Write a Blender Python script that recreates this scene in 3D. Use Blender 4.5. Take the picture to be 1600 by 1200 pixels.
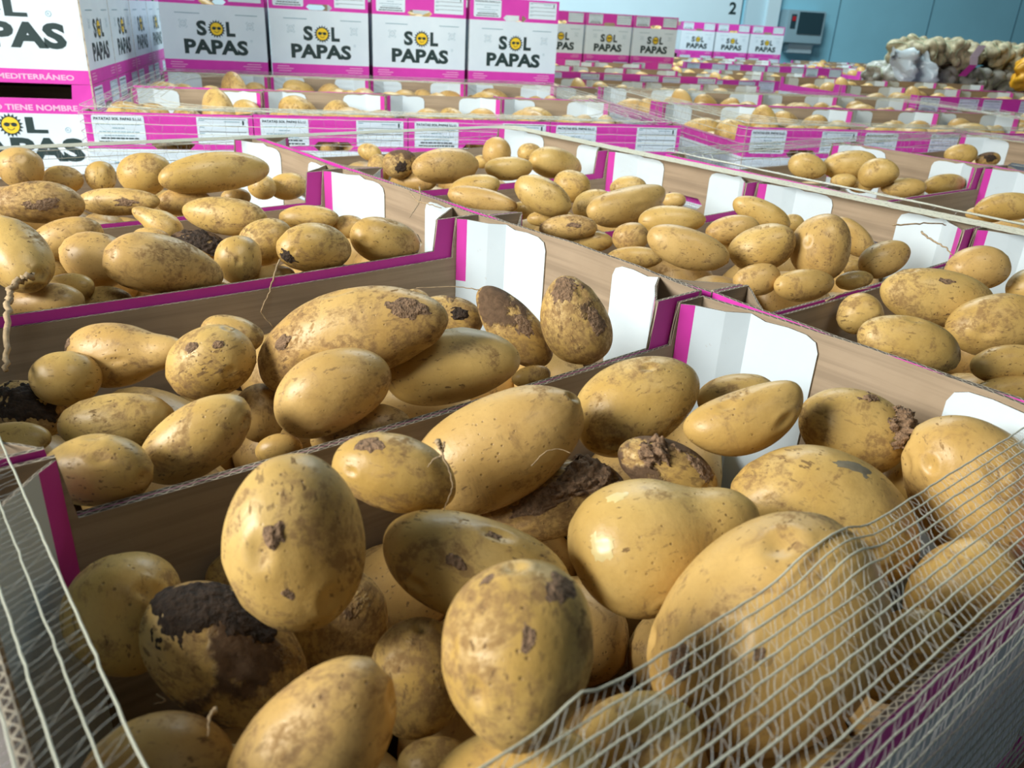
import bpy, bmesh, math, random
import numpy as np
from mathutils import Vector, Matrix, Quaternion

for o in list(bpy.data.objects): bpy.data.objects.remove(o)
scene = bpy.context.scene
COL = scene.collection

# ---------------------------------------------------------------- camera
CAM = [1250.12751, 0.69782, 0.42681, 0.05655, -0.49222, -0.07258, 0.18561]
F, YAW, PITCH, ROLL = CAM[:4]
CO = np.array(CAM[4:7])
FW = np.array([math.sin(YAW)*math.cos(PITCH), math.cos(YAW)*math.cos(PITCH), -math.sin(PITCH)])
R0 = np.array([math.cos(YAW), -math.sin(YAW), 0.0])
U0 = np.cross(R0, FW)
RR = math.cos(ROLL)*R0 + math.sin(ROLL)*U0
UU = -math.sin(ROLL)*R0 + math.cos(ROLL)*U0
cd = bpy.data.cameras.new('camera')
cam = bpy.data.objects.new('camera', cd); COL.objects.link(cam)
cd.sensor_width = 36.0
cd.lens = F/1600*36.0
cd.clip_start = 0.01
cam.matrix_world = Matrix(((RR[0], UU[0], -FW[0], CO[0]), (RR[1], UU[1], -FW[1], CO[1]), (RR[2], UU[2], -FW[2], CO[2]), (0, 0, 0, 1)))
cd.dof.use_dof = True
cd.dof.focus_distance = 0.62
cd.dof.aperture_fstop = 16
scene.camera = cam

# ---------------------------------------------------------------- light and exposure
world = bpy.data.worlds.new('world'); scene.world = world
world.use_nodes = True
bgn = world.node_tree.nodes['Background']
bgn.inputs[0].default_value = (0.60, 0.80, 1.0, 1)
bgn.inputs[1].default_value = 0.05

def area(name, loc, target, sx, sy, power, col):
    l = bpy.data.lights.new(name, 'AREA'); l.shape = 'RECTANGLE'; l.size = sx; l.size_y = sy; l.energy = power; l.color = col
    o = bpy.data.objects.new(name, l); COL.objects.link(o); o.location = loc
    o.rotation_euler = (Vector(target)-Vector(loc)).to_track_quat('-Z', 'Y').to_euler()
    return o
area('door_daylight', (-2.7, 0.95, 1.20), (0.4, 0.9, 0.0), 1.3, 1.0, 152, (1.0, 0.98, 0.93))
area('added_front_fill', (-0.1, -0.9, 2.7), (0.75, 2.1, 0.0), 1.2, 0.5, 13, (0.86, 0.95, 1.0)).data.spread = math.radians(62)  # added fill, beam narrowed to brighten labelled crate fronts and miss the nearest crates
area('ceiling_light_back', (3.2, 3.6, 3.4), (3.6, 4.6, 0.0), 3.0, 2.0, 330, (0.80, 0.95, 1.0))
scene.view_settings.view_transform = 'Standard'
scene.view_settings.look = 'None'
scene.view_settings.gamma = 1
scene.view_settings.use_curve_mapping = False
scene.view_settings.exposure = 0.0

# ---------------------------------------------------------------- materials
def new_mat(name):
    m = bpy.data.materials.new(name); m.use_nodes = True
    nt = m.node_tree; nt.nodes.clear()
    out = nt.nodes.new('ShaderNodeOutputMaterial'); b = nt.nodes.new('ShaderNodeBsdfPrincipled')
    nt.links.new(b.outputs[0], out.inputs[0])
    return m, nt, b
class NT:
    def __init__(s, nt): s.nt = nt
    def n(s, t, **k):
        nd = s.nt.nodes.new(t)
        for a, v in k.items(): setattr(nd, a, v)
        return nd
    def l(s, a, b): s.nt.links.new(a, b)
    def math(s, op, a, b=None, clamp=False):
        nd = s.nt.nodes.new('ShaderNodeMath'); nd.operation = op; nd.use_clamp = clamp
        for i, v in enumerate((a, b)):
            if v is None: continue
            if isinstance(v, (int, float)): nd.inputs[i].default_value = v
            else: s.nt.links.new(v, nd.inputs[i])
        return nd.outputs[0]
    def mix(s, f, a, b):
        nd = s.nt.nodes.new('ShaderNodeMix'); nd.data_type = 'RGBA'
        for i, v in ((0, f), (6, a), (7, b)):
            if isinstance(v, (int, float)): nd.inputs[i].default_value = v
            elif isinstance(v, tuple): nd.inputs[i].default_value = (*v, 1)
            else: s.nt.links.new(v, nd.inputs[i])
        return nd.outputs[2]
    def noise(s, vec, scale, detail=3, rough=.55, dist=0):
        nd = s.nt.nodes.new('ShaderNodeTexNoise'); nd.inputs['Scale'].default_value = scale
        nd.inputs['Detail'].default_value = detail; nd.inputs['Roughness'].default_value = rough; nd.inputs['Distortion'].default_value = dist
        s.nt.links.new(vec, nd.inputs['Vector']); return nd.outputs['Fac']
    def ramp(s, v, lo, hi):
        nd = s.nt.nodes.new('ShaderNodeMapRange'); nd.interpolation_type = 'SMOOTHSTEP'
        for k, q in (('From Min', lo), ('From Max', hi)):
            if isinstance(q, (int, float)): nd.inputs[k].default_value = q
            else: s.nt.links.new(q, nd.inputs[k])
        s.nt.links.new(v, nd.inputs['Value']); return nd.outputs['Result']
    def bump(s, h, dist, strength=1.0, normal=None):
        nd = s.nt.nodes.new('ShaderNodeBump'); nd.inputs['Distance'].default_value = dist; nd.inputs['Strength'].default_value = strength
        s.nt.links.new(h, nd.inputs['Height'])
        if normal is not None: s.nt.links.new(normal, nd.inputs['Normal'])
        return nd.outputs[0]

def simple(name, col, rough=.6, nscale=0, namt=0, bump=0, trans=0, metal=0, spec=.5):
    m, nt, b = new_mat(name); t = NT(nt)
    b.inputs['Roughness'].default_value = rough; b.inputs['Metallic'].default_value = metal
    b.inputs['Specular IOR Level'].default_value = spec
    b.inputs['Transmission Weight'].default_value = trans
    tc = t.n('ShaderNodeTexCoord')
    if nscale:
        f = t.noise(tc.outputs['Object'], nscale, 4)
        f2 = t.ramp(f, .3, .7)
        dark = tuple(c*(1-namt) for c in col)
        t.l(t.mix(f2, dark, tuple(col)), b.inputs['Base Color'])
        if bump: t.l(t.bump(f, bump), b.inputs['Normal'])
    else: b.inputs['Base Color'].default_value = (*col, 1)
    return m

def potato_material(name, wscale):
    m, nt, b = new_mat(name); t = NT(nt)
    tc = t.n('ShaderNodeTexCoord'); oi = t.n('ShaderNodeObjectInfo')
    vm = t.n('ShaderNodeVectorMath', operation='MULTIPLY_ADD')
    vm.inputs[1].default_value = (wscale,)*3
    cx = t.n('ShaderNodeCombineXYZ')
    r7 = t.math('MULTIPLY', oi.outputs['Random'], 37.0)
    for i in range(3): t.l(r7, cx.inputs[i])
    t.l(tc.outputs['Object'], vm.inputs[0]); t.l(cx.outputs[0], vm.inputs[2])
    V = vm.outputs[0]
    sep = t.n('ShaderNodeSeparateColor'); t.l(oi.outputs['Color'], sep.inputs[0])
    dirt = sep.outputs[0]
    # skin: warm yellow to tan, some individuals pinker or greener
    big = t.ramp(t.noise(V, 22, 3), .32, .72)
    skin = t.mix(big, (0.53, 0.335, 0.090), (0.67, 0.460, 0.155))
    rnd = t.ramp(oi.outputs['Random'], .5, 1.0)
    skin = t.mix(t.math('MULTIPLY', rnd, .30), skin, (0.58, 0.34, 0.14))
    fine = t.ramp(t.noise(V, 420, 3, .7), .35, .75)
    skin = t.mix(t.math('MULTIPLY', fine, .16), skin, (0.36, 0.20, 0.07))
    # broad faint brown weathering
    wea = t.ramp(t.noise(V, 40, 8, .72, .8), t.math('SUBTRACT', .58, t.math('MULTIPLY', dirt, .12)), .74)
    skin = t.mix(t.math('MULTIPLY', wea, .72), skin, (0.26, 0.155, 0.065))
    # scuffed brown areas
    sc_lo = t.math('SUBTRACT', .60, t.math('MULTIPLY', dirt, .19))
    scuff = t.ramp(t.noise(V, 34, 7, .68, .6), sc_lo, t.math('ADD', sc_lo, .09))
    brk = t.ramp(t.noise(V, 210, 4, .7), .38, .60)
    scuff = t.math('MULTIPLY', scuff, t.math('ADD', t.math('MULTIPLY', brk, .75), .15))
    c = t.mix(t.math('MULTIPLY', scuff, .72), skin, (0.20, 0.105, 0.045))
    # streaky small marks
    mp = t.n('ShaderNodeMapping'); mp.inputs['Scale'].default_value = (1.0, 2.6, 1.0); mp.inputs['Rotation'].default_value = (.4, .2, .5)
    t.l(V, mp.inputs['Vector'])
    n2 = t.noise(mp.outputs[0], 150, 4, .6)
    s_lo = t.math('SUBTRACT', .655, t.math('MULTIPLY', dirt, .09))
    streak = t.ramp(n2, s_lo, t.math('ADD', s_lo, .035))
    cl = t.ramp(t.noise(V, 26, 4, .6), .40, .66)
    streak = t.math('MULTIPLY', streak, t.math('ADD', t.math('MULTIPLY', cl, .65), .35))
    c = t.mix(t.math('MULTIPLY', streak, .8), c, (0.13, 0.070, 0.030))
    # tiny dark lenticels
    vo = t.n('ShaderNodeTexVoronoi'); vo.inputs['Scale'].default_value = 240; t.l(V, vo.inputs['Vector'])
    dot = t.math('SUBTRACT', 1.0, t.ramp(vo.outputs['Distance'], .10, .20))
    keep = t.ramp(t.noise(V, 38, 4), .46, .62)
    dots = t.math('MULTIPLY', dot, keep)
    c = t.mix(t.math('MULTIPLY', dots, .6), c, (0.10, 0.05, 0.02))
    # heavy soil on dirty ones
    d_lo = t.math('SUBTRACT', 1.08, t.math('MULTIPLY', dirt, .55))
    soil = t.ramp(t.noise(V, 17, 6, .62), d_lo, t.math('ADD', d_lo, .05))
    soilc = t.mix(t.noise(V, 300, 3), (0.05, 0.028, 0.013), (0.20, 0.12, 0.065))
    c = t.mix(soil, c, soilc)
    t.l(c, b.inputs['Base Color'])
    rg = t.math('ADD', .40, t.math('MULTIPLY', t.math('MAXIMUM', t.math('MAXIMUM', soil, scuff), streak), .5))
    t.l(rg, b.inputs['Roughness'])
    b.inputs['Specular IOR Level'].default_value = .42
    b.inputs['Subsurface Weight'].default_value = 0.0
    h = t.math('ADD', t.math('MULTIPLY', t.noise(V, 90, 5, .6), .6), t.math('MULTIPLY', soil, .6))
    h = t.math('SUBTRACT', h, t.math('MULTIPLY', dots, .25))
    h = t.math('ADD', h, t.math('MULTIPLY', t.math('MULTIPLY', soil, t.noise(V, 400, 3)), .6))
    t.l(t.bump(h, .0012, .7), b.inputs['Normal'])
    return m
M_POT = potato_material('potato_skin', 1.0)

def cardboard(name, col, col2, rough=.75, speck=0.0, stripes=0.0):
    m, nt, b = new_mat(name); t = NT(nt)
    tc = t.n('ShaderNodeTexCoord'); V = tc.outputs['Object']
    f = t.ramp(t.noise(V, 9, 5, .6), .3, .75)
    c = t.mix(f, col, col2)
    if stripes:
        mp = t.n('ShaderNodeMapping'); mp.inputs['Scale'].default_value = (4, 4, 160); t.l(V, mp.inputs['Vector'])
        c = t.mix(t.math('MULTIPLY', t.ramp(t.noise(mp.outputs[0], 1.0, 4), .4, .65), stripes), c, tuple(q*.62 for q in col))
    if speck:
        s = t.ramp(t.noise(V, 70, 6, .7), .66, .72)
        c = t.mix(t.math('MULTIPLY', s, speck), c, (0.30, 0.20, 0.10))
    t.l(c, b.inputs['Base Color']); b.inputs['Roughness'].default_value = rough
    b.inputs['Specular IOR Level'].default_value = .3
    fl = t.noise(V, 130, 2)
    t.l(t.bump(fl, .0004, .5), b.inputs['Normal'])
    return m
M_PINK = cardboard('magenta_print', (0.60, 0.045, 0.38), (0.68, 0.06, 0.43), .5)
M_WHITE = cardboard('white_coated_card', (0.62, 0.73, 0.79), (0.68, 0.785, 0.835), .5, .35)
M_KRAFT = cardboard('kraft_card', (0.36, 0.275, 0.185), (0.42, 0.325, 0.225), .85, 0, .5)

def edge_material():
    m, nt, b = new_mat('corrugated_edge'); t = NT(nt)
    uv = t.n('ShaderNodeTexCoord'); sp = t.n('ShaderNodeSeparateXYZ'); t.l(uv.outputs['UV'], sp.inputs[0])
    u, v = sp.outputs[0], sp.outputs[1]
    w = t.math('SINE', t.math('MULTIPLY', u, 2*math.pi/.0062))
    d = t.math('ABSOLUTE', t.math('SUBTRACT', t.math('SUBTRACT', v, .5), t.math('MULTIPLY', w, .30)))
    flute = t.math('LESS_THAN', d, .15)
    liner = t.math('GREATER_THAN', t.math('ABSOLUTE', t.math('SUBTRACT', v, .5)), .36)
    k = t.math('MAXIMUM', flute, liner)
    wear = t.noise(uv.outputs['Object'], 90, 4)
    k = t.math('MULTIPLY', k, t.ramp(wear, .2, .55))
    t.l(t.mix(k, (0.055, 0.036, 0.024), (0.46, 0.40, 0.30)), b.inputs['Base Color'])
    b.inputs['Roughness'].default_value = .9
    return m
M_EDGE = edge_material()
M_INK = simple('dark_green_ink', (0.012, 0.035, 0.035), .5)
M_GREYINK = simple('pale_blue_ink', (0.20, 0.36, 0.42), .6)
M_YEL = simple('yellow_ink', (0.80, 0.55, 0.02), .5)
M_PINKINK = simple('pale_pink_ink', (0.80, 0.42, 0.62), .6)
M_LABEL = simple('label_paper', (0.66, 0.78, 0.84), .45)
M_SOIL = simple('dry_soil', (0.33, 0.205, 0.115), .95, 420, .5, .003)
M_DARKSOIL = simple('wet_soil', (0.055, 0.032, 0.017), .85, 300, .6, .003)
M_ROOT = simple('dry_root', (0.50, 0.36, 0.20), .8, 200, .4)
M_PEEL = simple('peeled_flesh', (0.74, 0.60, 0.27), .35, 60, .12)
M_WOOD = simple('pallet_wood', (0.42, 0.28, 0.16), .85, 30, .4)
def netmat(name, col):
    m, nt, b = new_mat(name)
    b.inputs['Base Color'].default_value = (*col, 1); b.inputs['Roughness'].default_value = .35
    b.inputs['Transmission Weight'].default_value = .25
    return m
M_CORD = netmat('net_cord', (0.66, 0.68, 0.55))
m, nt, b = new_mat('net_film_thread'); M_THREAD = m
b.inputs['Base Color'].default_value = (.80, .84, .80, 1); b.inputs['Roughness'].default_value = .12; b.inputs['Alpha'].default_value = .42
b.inputs['Transmission Weight'].default_value = .5

# ---------------------------------------------------------------- helpers
def link(name, me, mats=None, parent=None):
    o = bpy.data.objects.new(name, me); COL.objects.link(o)
    if mats is not None and len(me.materials) == 0:
        for mm in mats: me.materials.append(mm)
    if parent is not None: o.parent = parent
    return o
def thing(name, label, cat, loc=(0, 0, 0), rz=0.0, group=None):
    o = bpy.data.objects.new(name, None); COL.objects.link(o); o.location = loc; o.rotation_euler = (0, 0, rz)
    o.empty_display_size = .02
    return tag(o, label, cat, group)
def tag(o, label=None, cat=None, group=None, kind=None):
    if label: o['label'] = label
    if cat: o['category'] = cat
    if group: o['group'] = group
    if kind: o['kind'] = kind
    return o
class MB:
    def __init__(s): s.v = []; s.f = []; s.m = []; s.uv = []
    def face(s, pts, m=0, uv=None):
        i = len(s.v); s.v += [tuple(p) for p in pts]; s.f.append(tuple(range(i, i+len(pts)))); s.m.append(m)
        s.uv += uv if uv else [(0, 0)]*len(pts)
    def box(s, x0, y0, z0, x1, y1, z1, m=0):
        P = [(x0, y0, z0), (x1, y0, z0), (x1, y1, z0), (x0, y1, z0), (x0, y0, z1), (x1, y0, z1), (x1, y1, z1), (x0, y1, z1)]
        for q in ((3, 2, 1, 0), (4, 5, 6, 7), (0, 1, 5, 4), (1, 2, 6, 5), (2, 3, 7, 6), (3, 0, 4, 7)): s.face([P[i] for i in q], m)
    def tube(s, pts, r, m=0, n=5, closed=False):
        P = np.array(pts, float); k = len(P)
        T = np.gradient(P, axis=0) if not closed else np.roll(P, -1, 0)-np.roll(P, 1, 0)
        T /= np.linalg.norm(T, axis=1)[:, None]+1e-12
        up = np.array([0.12, 0.2, 1.0]); A = np.cross(T, up); A /= np.linalg.norm(A, axis=1)[:, None]+1e-9; Bn = np.cross(T, A)
        rr = np.broadcast_to(np.asarray(r, float), (k,))
        i0 = len(s.v)
        for j in range(k):
            for q in range(n):
                a = 2*math.pi*q/n; s.v.append(tuple(P[j]+(A[j]*math.cos(a)+Bn[j]*math.sin(a))*rr[j]))
        for j in range(k if closed else k-1):
            j2 = (j+1) % k
            for q in range(n):
                q2 = (q+1) % n
                s.f.append((i0+j*n+q, i0+j*n+q2, i0+j2*n+q2, i0+j2*n+q)); s.m.append(m); s.uv += [(0, 0)]*4
        if not closed:
            s.f.append(tuple(i0+q for q in range(n))); s.m.append(m); s.uv += [(0, 0)]*n
            s.f.append(tuple(i0+(k-1)*n+q for q in range(n))); s.m.append(m); s.uv += [(0, 0)]*n
    def mesh(s, name, mats, smooth=False, weld=True):
        me = bpy.data.meshes.new(name); me.from_pydata(s.v, [], s.f)
        me.polygons.foreach_set('material_index', s.m)
        ul = me.uv_layers.new(name='UVMap'); ul.data.foreach_set('uv', [c for p in s.uv for c in p])
        for mm in mats: me.materials.append(mm)
        if weld:
            bm = bmesh.new(); bm.from_mesh(me); bmesh.ops.remove_doubles(bm, verts=bm.verts, dist=1e-6)
            bmesh.ops.recalc_face_normals(bm, faces=bm.faces); bm.to_mesh(me); bm.free()
        if smooth: me.polygons.foreach_set('use_smooth', [True]*len(me.polygons))
        me.update(); return me

_font_cache = {}
def text_tris(body, size, bold=.03):
    """flat letters as (verts, faces) in the XY plane, origin at the left of the baseline"""
    k = (body, size, bold)
    if k in _font_cache: return _font_cache[k]
    c = bpy.data.curves.new('t', 'FONT'); c.body = body; c.size = size; c.offset = bold*size; c.resolution_u = 3
    o = bpy.data.objects.new('t', c); COL.objects.link(o)
    bpy.context.view_layer.update()
    me = bpy.data.meshes.new_from_object(o.evaluated_get(bpy.context.evaluated_depsgraph_get()))
    v = np.array([tuple(q.co) for q in me.vertices]); f = [tuple(p.vertices) for p in me.polygons]
    bpy.data.objects.remove(o); bpy.data.curves.remove(c); bpy.data.meshes.remove(me)
    _font_cache[k] = (v, f); return v, f
def put_text(mb, body, x0, x1, z0, z1, m, bold=.03, place=None):
    v, f = text_tris(body, 1.0, bold)
    lo = v.min(0); hi = v.max(0)
    X = x0+(v[:, 0]-lo[0])/(hi[0]-lo[0])*(x1-x0); Z = z0+(v[:, 1]-lo[1])/(hi[1]-lo[1])*(z1-z0)
    i = len(mb.v)
    for a, c in zip(X, Z): mb.v.append(place(a, c))
    for q in f: mb.f.append(tuple(i+j for j in q)); mb.m.append(m); mb.uv += [(0, 0)]*len(q)

# ---------------------------------------------------------------- crates
CP = .291
CW, CL, CH, TT = .2895, .493, .245, .0035
EZ, GX = .045, .045            # legs of the triangular corner posts
BAND = -.065
def panel(mb, pts, inward, tops, levels, mats, segm=None, inner=2, zb=-CH, slot=None):
    """upright board: pts = outer line (x,y), inward = thickness vector per point, levels/mats = printed bands on the outer face"""
    n = len(pts); arc = [0]
    for i in range(1, n): arc.append(arc[-1]+math.dist(pts[i], pts[i-1]))
    def zs(i):
        out = [zb]
        for l in levels: out.append(min(l, tops[i]))
        out.append(tops[i])
        return out
    for i in range(n-1):
        a, b2 = pts[i], pts[i+1]; za, zc = zs(i), zs(i+1)
        ia = (a[0]+inward[i][0], a[1]+inward[i][1]); ib = (b2[0]+inward[i+1][0], b2[1]+inward[i+1][1])
        hole = slot is not None and slot[i] is not None and slot[i+1] is not None
        mm = mats if segm is None or segm[i] is None else segm[i]
        for k in range(len(za)-1):
            if za[k+1]-za[k] < 1e-6 and zc[k+1]-zc[k] < 1e-6: continue
            last = k == len(za)-2
            if last and hole:
                (la, ha), (lb, hb) = slot[i], slot[i+1]
                cells = [(za[k], la, zc[k], lb), (ha, za[k+1], hb, zc[k+1])]
                mb.face([(*a, la), (*b2, lb), (*ib, lb), (*ia, la)], 3); mb.face([(*a, ha), (*b2, hb), (*ib, hb), (*ia, ha)], 3)
            else: cells = [(za[k], za[k+1], zc[k], zc[k+1])]
            for (p, q, r_, s_) in cells:
                mb.face([(*a, p), (*b2, r_), (*b2, s_), (*a, q)], mm[k])
                mb.face([(*ib, r_), (*ia, p), (*ia, q), (*ib, s_)], inner)
        mb.face([(*a, za[-1]), (*b2, zc[-1]), (*ib, zc[-1]), (*ia, za[-1])], 3, [(arc[i], 0), (arc[i+1], 0), (arc[i+1], 1), (arc[i], 1)])
        mb.face([(*a, zb), (*b2, zb), (*ib, zb), (*ia, zb)], 3)
    for i in (0, n-1):
        a = pts[i]; ia = (a[0]+inward[i][0], a[1]+inward[i][1]); za = zs(i)
        for k in range(len(za)-1):
            if za[k+1]-za[k] > 1e-6: mb.face([(*a, za[k]), (*ia, za[k]), (*ia, za[k+1]), (*a, za[k+1])], 3)
CM = [M_PINK, M_WHITE, M_KRAFT, M_EDGE]
_mc = {}
def end_wall_mesh(bow):
    k = ('end', bow)
    if k in _mc: return _mc[k]
    mb = MB(); xs = sorted(set([0, CW]+[CW*i/12 for i in range(13)]+[.1075+.0095*i for i in range(9)]))
    pts = [(x, -bow*math.sin(math.pi*x/CW)) for x in xs]
    slot = []
    for x in xs:
        q = (x-.1455)/.038
        if abs(q) <= 1.001:
            e = .0085*math.sqrt(max(0, 1-max(0, (abs(q)-.72)/.28)**2)); slot.append((-.0563-e, -.0563+e))
        else: slot.append(None)
    panel(mb, pts, [(0, TT)]*len(pts), [-.0008*abs(math.sin(x*40)) for x in xs], [-CH+.03, BAND], [0, 1, 0], slot=slot)
    _mc[k] = mb.mesh('end_wall', CM); return _mc[k]
EPOST = {(0, 0): .043, (0, 1): .030, (1, 0): .040, (1, 1): .050}
def side_wall_mesh(d, sag, ea, eb_):
    k = ('side', d, sag, ea, eb_)
    if k in _mc: return _mc[k]
    mb = MB(); l2 = CL-ea-eb_-.008
    ys = [TT, ea, ea+.004]+[ea+.004+l2*i/10 for i in range(1, 10)]+[CL-eb_-.004, CL-eb_, CL-TT]
    tops = [0, -.0005, -d]+[-d-sag*math.sin(math.pi*i/10) for i in range(1, 10)]+[-d, -.0005, 0]
    panel(mb, [(0, y) for y in ys], [(TT*.8, 0)]*len(ys), tops, [-CH+.03, BAND], [0, 1, 0])
    _mc[k] = mb.mesh('side_wall', CM); return _mc[k]
def flap_mesh(bow, fx, fy):
    k = ('flap', bow, fx, fy)
    if k in _mc: return _mc[k]
    EZ = EPOST[(fx, fy)]
    mb = MB(); B_ = lambda x: -bow*math.sin(math.pi*x/CW)
    P = [(TT, EZ), (TT+.009, EZ-.009*EZ/.045), (GX*.7, EZ*.34+.002), (GX, TT+.0016+B_(GX))]
    xs = [GX+.012, GX+.03, GX+.044, GX+.052, GX+.055]
    P += [(x, TT+.0016+B_(x)) for x in xs]
    dx = [(-.7, -.7)]*3+[(-.35, -.9)]+[(0, -1)]*5
    inw = [(a*TT*.45, b_*TT*.45) for a, b_ in dx]
    tops = [-.0015, -.0010, -.0022, -.0015, -.0045, -.0035, -.0045, -.008, -.015]
    P = [(x, y) for x, y in P]
    segm = [[1, 1, 0]]+[[1, 1, 1]]*7
    panel(mb, P, inw, tops, [-CH+.03, BAND], [1, 1, 1], segm=segm, inner=2)
    mb.v = [((CW-x) if fx else x, (CL-y) if fy else y, z) for x, y, z in mb.v]
    _mc[k] = mb.mesh('corner_flap', CM); return _mc[k]
def base_mesh():
    if 'base' not in _mc:
        mb = MB(); mb.box(TT, TT, -CH+.0005, CW-TT, CL-TT, -CH+.0045, 0); _mc['base'] = mb.mesh('base', [M_KRAFT])
    return _mc['base']

def disc(mb, cx, cz, r, m, place, n=20, rz=None, spikes=0, r2=0):
    rz = rz or r; k = n if not spikes else spikes*2
    pts = []
    for i in range(k):
        a = 2*math.pi*i/k; q = 1.0 if not spikes or i % 2 else r2/r
        pts.append(place(cx+math.cos(a)*r*q, cz+math.sin(a)*rz*q))
    c = place(cx, cz)
    for i in range(k): mb.face([c, pts[i], pts[(i+1) % k]], m)
def bar(mb, x0, x1, z0, z1, m, place): mb.face([place(x0, z0), place(x1, z0), place(x1, z1), place(x0, z1)], m)
def ring(mb, cx, cz, r, w, m, place, a0=0, a1=360, n=10):
    for i in range(n):
        p = math.radians(a0+(a1-a0)*i/n); q = math.radians(a0+(a1-a0)*(i+1)/n)
        mb.face([place(cx+math.cos(p)*r, cz+math.sin(p)*r), place(cx+math.cos(q)*r, cz+math.sin(q)*r), place(cx+math.cos(q)*(r-w), cz+math.sin(q)*(r-w)), place(cx+math.cos(p)*(r-w), cz+math.sin(p)*(r-w))], m)
def sun(mb, cx, cz, r, place, lift):
    P1 = lambda x, z: place(x, z, lift); P2 = lambda x, z: place(x, z, lift*2); P3 = lambda x, z: place(x, z, lift*3)
    disc(mb, cx, cz, r*1.28, 0, P1, spikes=18, r2=r*.95); disc(mb, cx, cz, r*.86, 1, P2, n=22)
    for s in (-1, 1): disc(mb, cx+s*r*.36, cz+r*.08, r*.30, 0, P3, n=12, rz=r*.22)
    bar(mb, cx-r*.4, cx+r*.4, cz+r*.16, cz+r*.24, 0, P3)
    ring(mb, cx, cz-r*.10, r*.42, r*.07, 0, P3, 205, 335, 8)
def doodle(mb, cx, cz, s, place):
    ring(mb, cx, cz, s, s*.12, 2, place, 0, 360, 12)
    for a in (45, 135, 225, 315):
        q = math.radians(a); ring(mb, cx+math.cos(q)*s*1.35, cz+math.sin(q)*s*1.3, s*.36, s*.12, 2, place, a-100, a+100, 6)
    ring(mb, cx, cz-s*.1, s*.45, s*.1, 2, place, 200, 340, 5)
    disc(mb, cx-s*.3, cz+s*.25, s*.12, 0, place, 6); disc(mb, cx+s*.3, cz+s*.25, s*.12, 0, place, 6)
INKS = [M_INK, M_YEL, M_GREYINK, M_PINKINK]
def end_print_meshes(bow):
    k = ('eprint', bow)
    if k in _mc: return _mc[k]
    mb = MB(); ms = MB(); mt = MB(); place = lambda x, z, l=.0004: (x, -bow*math.sin(math.pi*x/CW)-l, z)
    put_text(mb, 'S', .096, .124, -.149, -.108, 0, .045, place)
    put_text(mb, 'L', .178, .203, -.1485, -.1085, 0, .045, place)
    sun(ms, .1515, -.129, .0195, place, .0004)
    put_text(mb, 'PAPAS', .058, .236, -.199, -.158, 0, .045, place)
    for cx in (.060, .246): doodle(mt, cx, -.118, .0085, place)
    bar(mt, .040, .108, -.0905, -.0885, 2, place); bar(mt, .206, .268, -.0905, -.0885, 2, place)
    ring(mt, .247, -.158, .0032, .0009, 2, place, 0, 360, 8)
    for j, (a, b_) in enumerate(((.016, .050), (.014, .062), (.018, .055))):
        bar(mt, a, b_, -.2235-j*.0065, -.2215-j*.0065, 3, place); bar(mt, .30-b_-.02, .30-a-.015, -.2235-j*.0065, -.2215-j*.0065, 3, place)
    _mc[k] = (mb.mesh('brand_lettering', INKS, weld=False), ms.mesh('sun_emblem', INKS, weld=False), mt.mesh('small_print', INKS, weld=False)); return _mc[k]
def rrect(mb, x0, x1, z0, z1, r, m, place):
    pts = []
    for cx, cz, a0 in ((x1-r, z1-r, 0), (x0+r, z1-r, 90), (x0+r, z0+r, 180), (x1-r, z0+r, 270)):
        for i in range(4): a = math.radians(a0+30*i); pts.append(place(cx+math.cos(a)*r, cz+math.sin(a)*r))
    mb.face(pts, m)
def address_mesh(bow):
    k = ('addr', bow)
    if k in _mc: return _mc[k]
    mb = MB(); pl = lambda x, z, l=.0005: (x, -bow*math.sin(math.pi*x/CW)-l, z); pt = lambda x, z: pl(x, z, .0008)
    rrect(mb, .012, .100, -.0565, -.006, .004, 1, pl)
    put_text(mb, 'PATATAS SOL PAPAS S.L.U.', .016, .096, -.0145, -.0098, 0, .03, pt)
    random.seed(5)
    for j, (a, b_) in enumerate(((.018, .094), (.045, .066), (.022, .090), (.030, .082))):
        x = a
        while x < b_:
            w = random.uniform(.003, .009); bar(mb, x, min(x+w, b_), -.0225-j*.0065, -.0210-j*.0065, 2, pt); x += w+.0012
    for j, (a, b_) in enumerate(((.024, .088), (.020, .092))):
        x = a
        while x < b_:
            w = random.uniform(.003, .009); bar(mb, x, min(x+w, b_), -.0475-j*.006, -.0450-j*.006, 0, pt); x += w+.0012
    _mc[k] = mb.mesh('address_label', [M_INK, M_LABEL, M_GREYINK], weld=False); return _mc[k]
def form_mesh(bow):
    k = ('form', bow)
    if k in _mc: return _mc[k]
    mb = MB(); pl = lambda x, z, l=.0005: (x, -bow*math.sin(math.pi*x/CW)-l, z); pt = lambda x, z: pl(x, z, .0008)
    rrect(mb, .190, .281, -.0545, -.006, .001, 1, pl)
    for z in (-.0085, -.0205, -.0315, -.0425): bar(mb, .194, .277, z-.0005, z+.0004, 0, pt)
    for z in (-.0115, -.0235, -.0345, -.0455): bar(mb, .194, .203, z-.0007, z+.0007, 2, pt)
    bar(mb, .238, .266, -.0135, -.0123, 2, pt)
    put_text(mb, '1', .2705, .2735, -.0185, -.0105, 0, .02, pt)
    _mc[k] = mb.mesh('form_label', [M_INK, M_LABEL, M_GREYINK], weld=False); return _mc[k]
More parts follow.
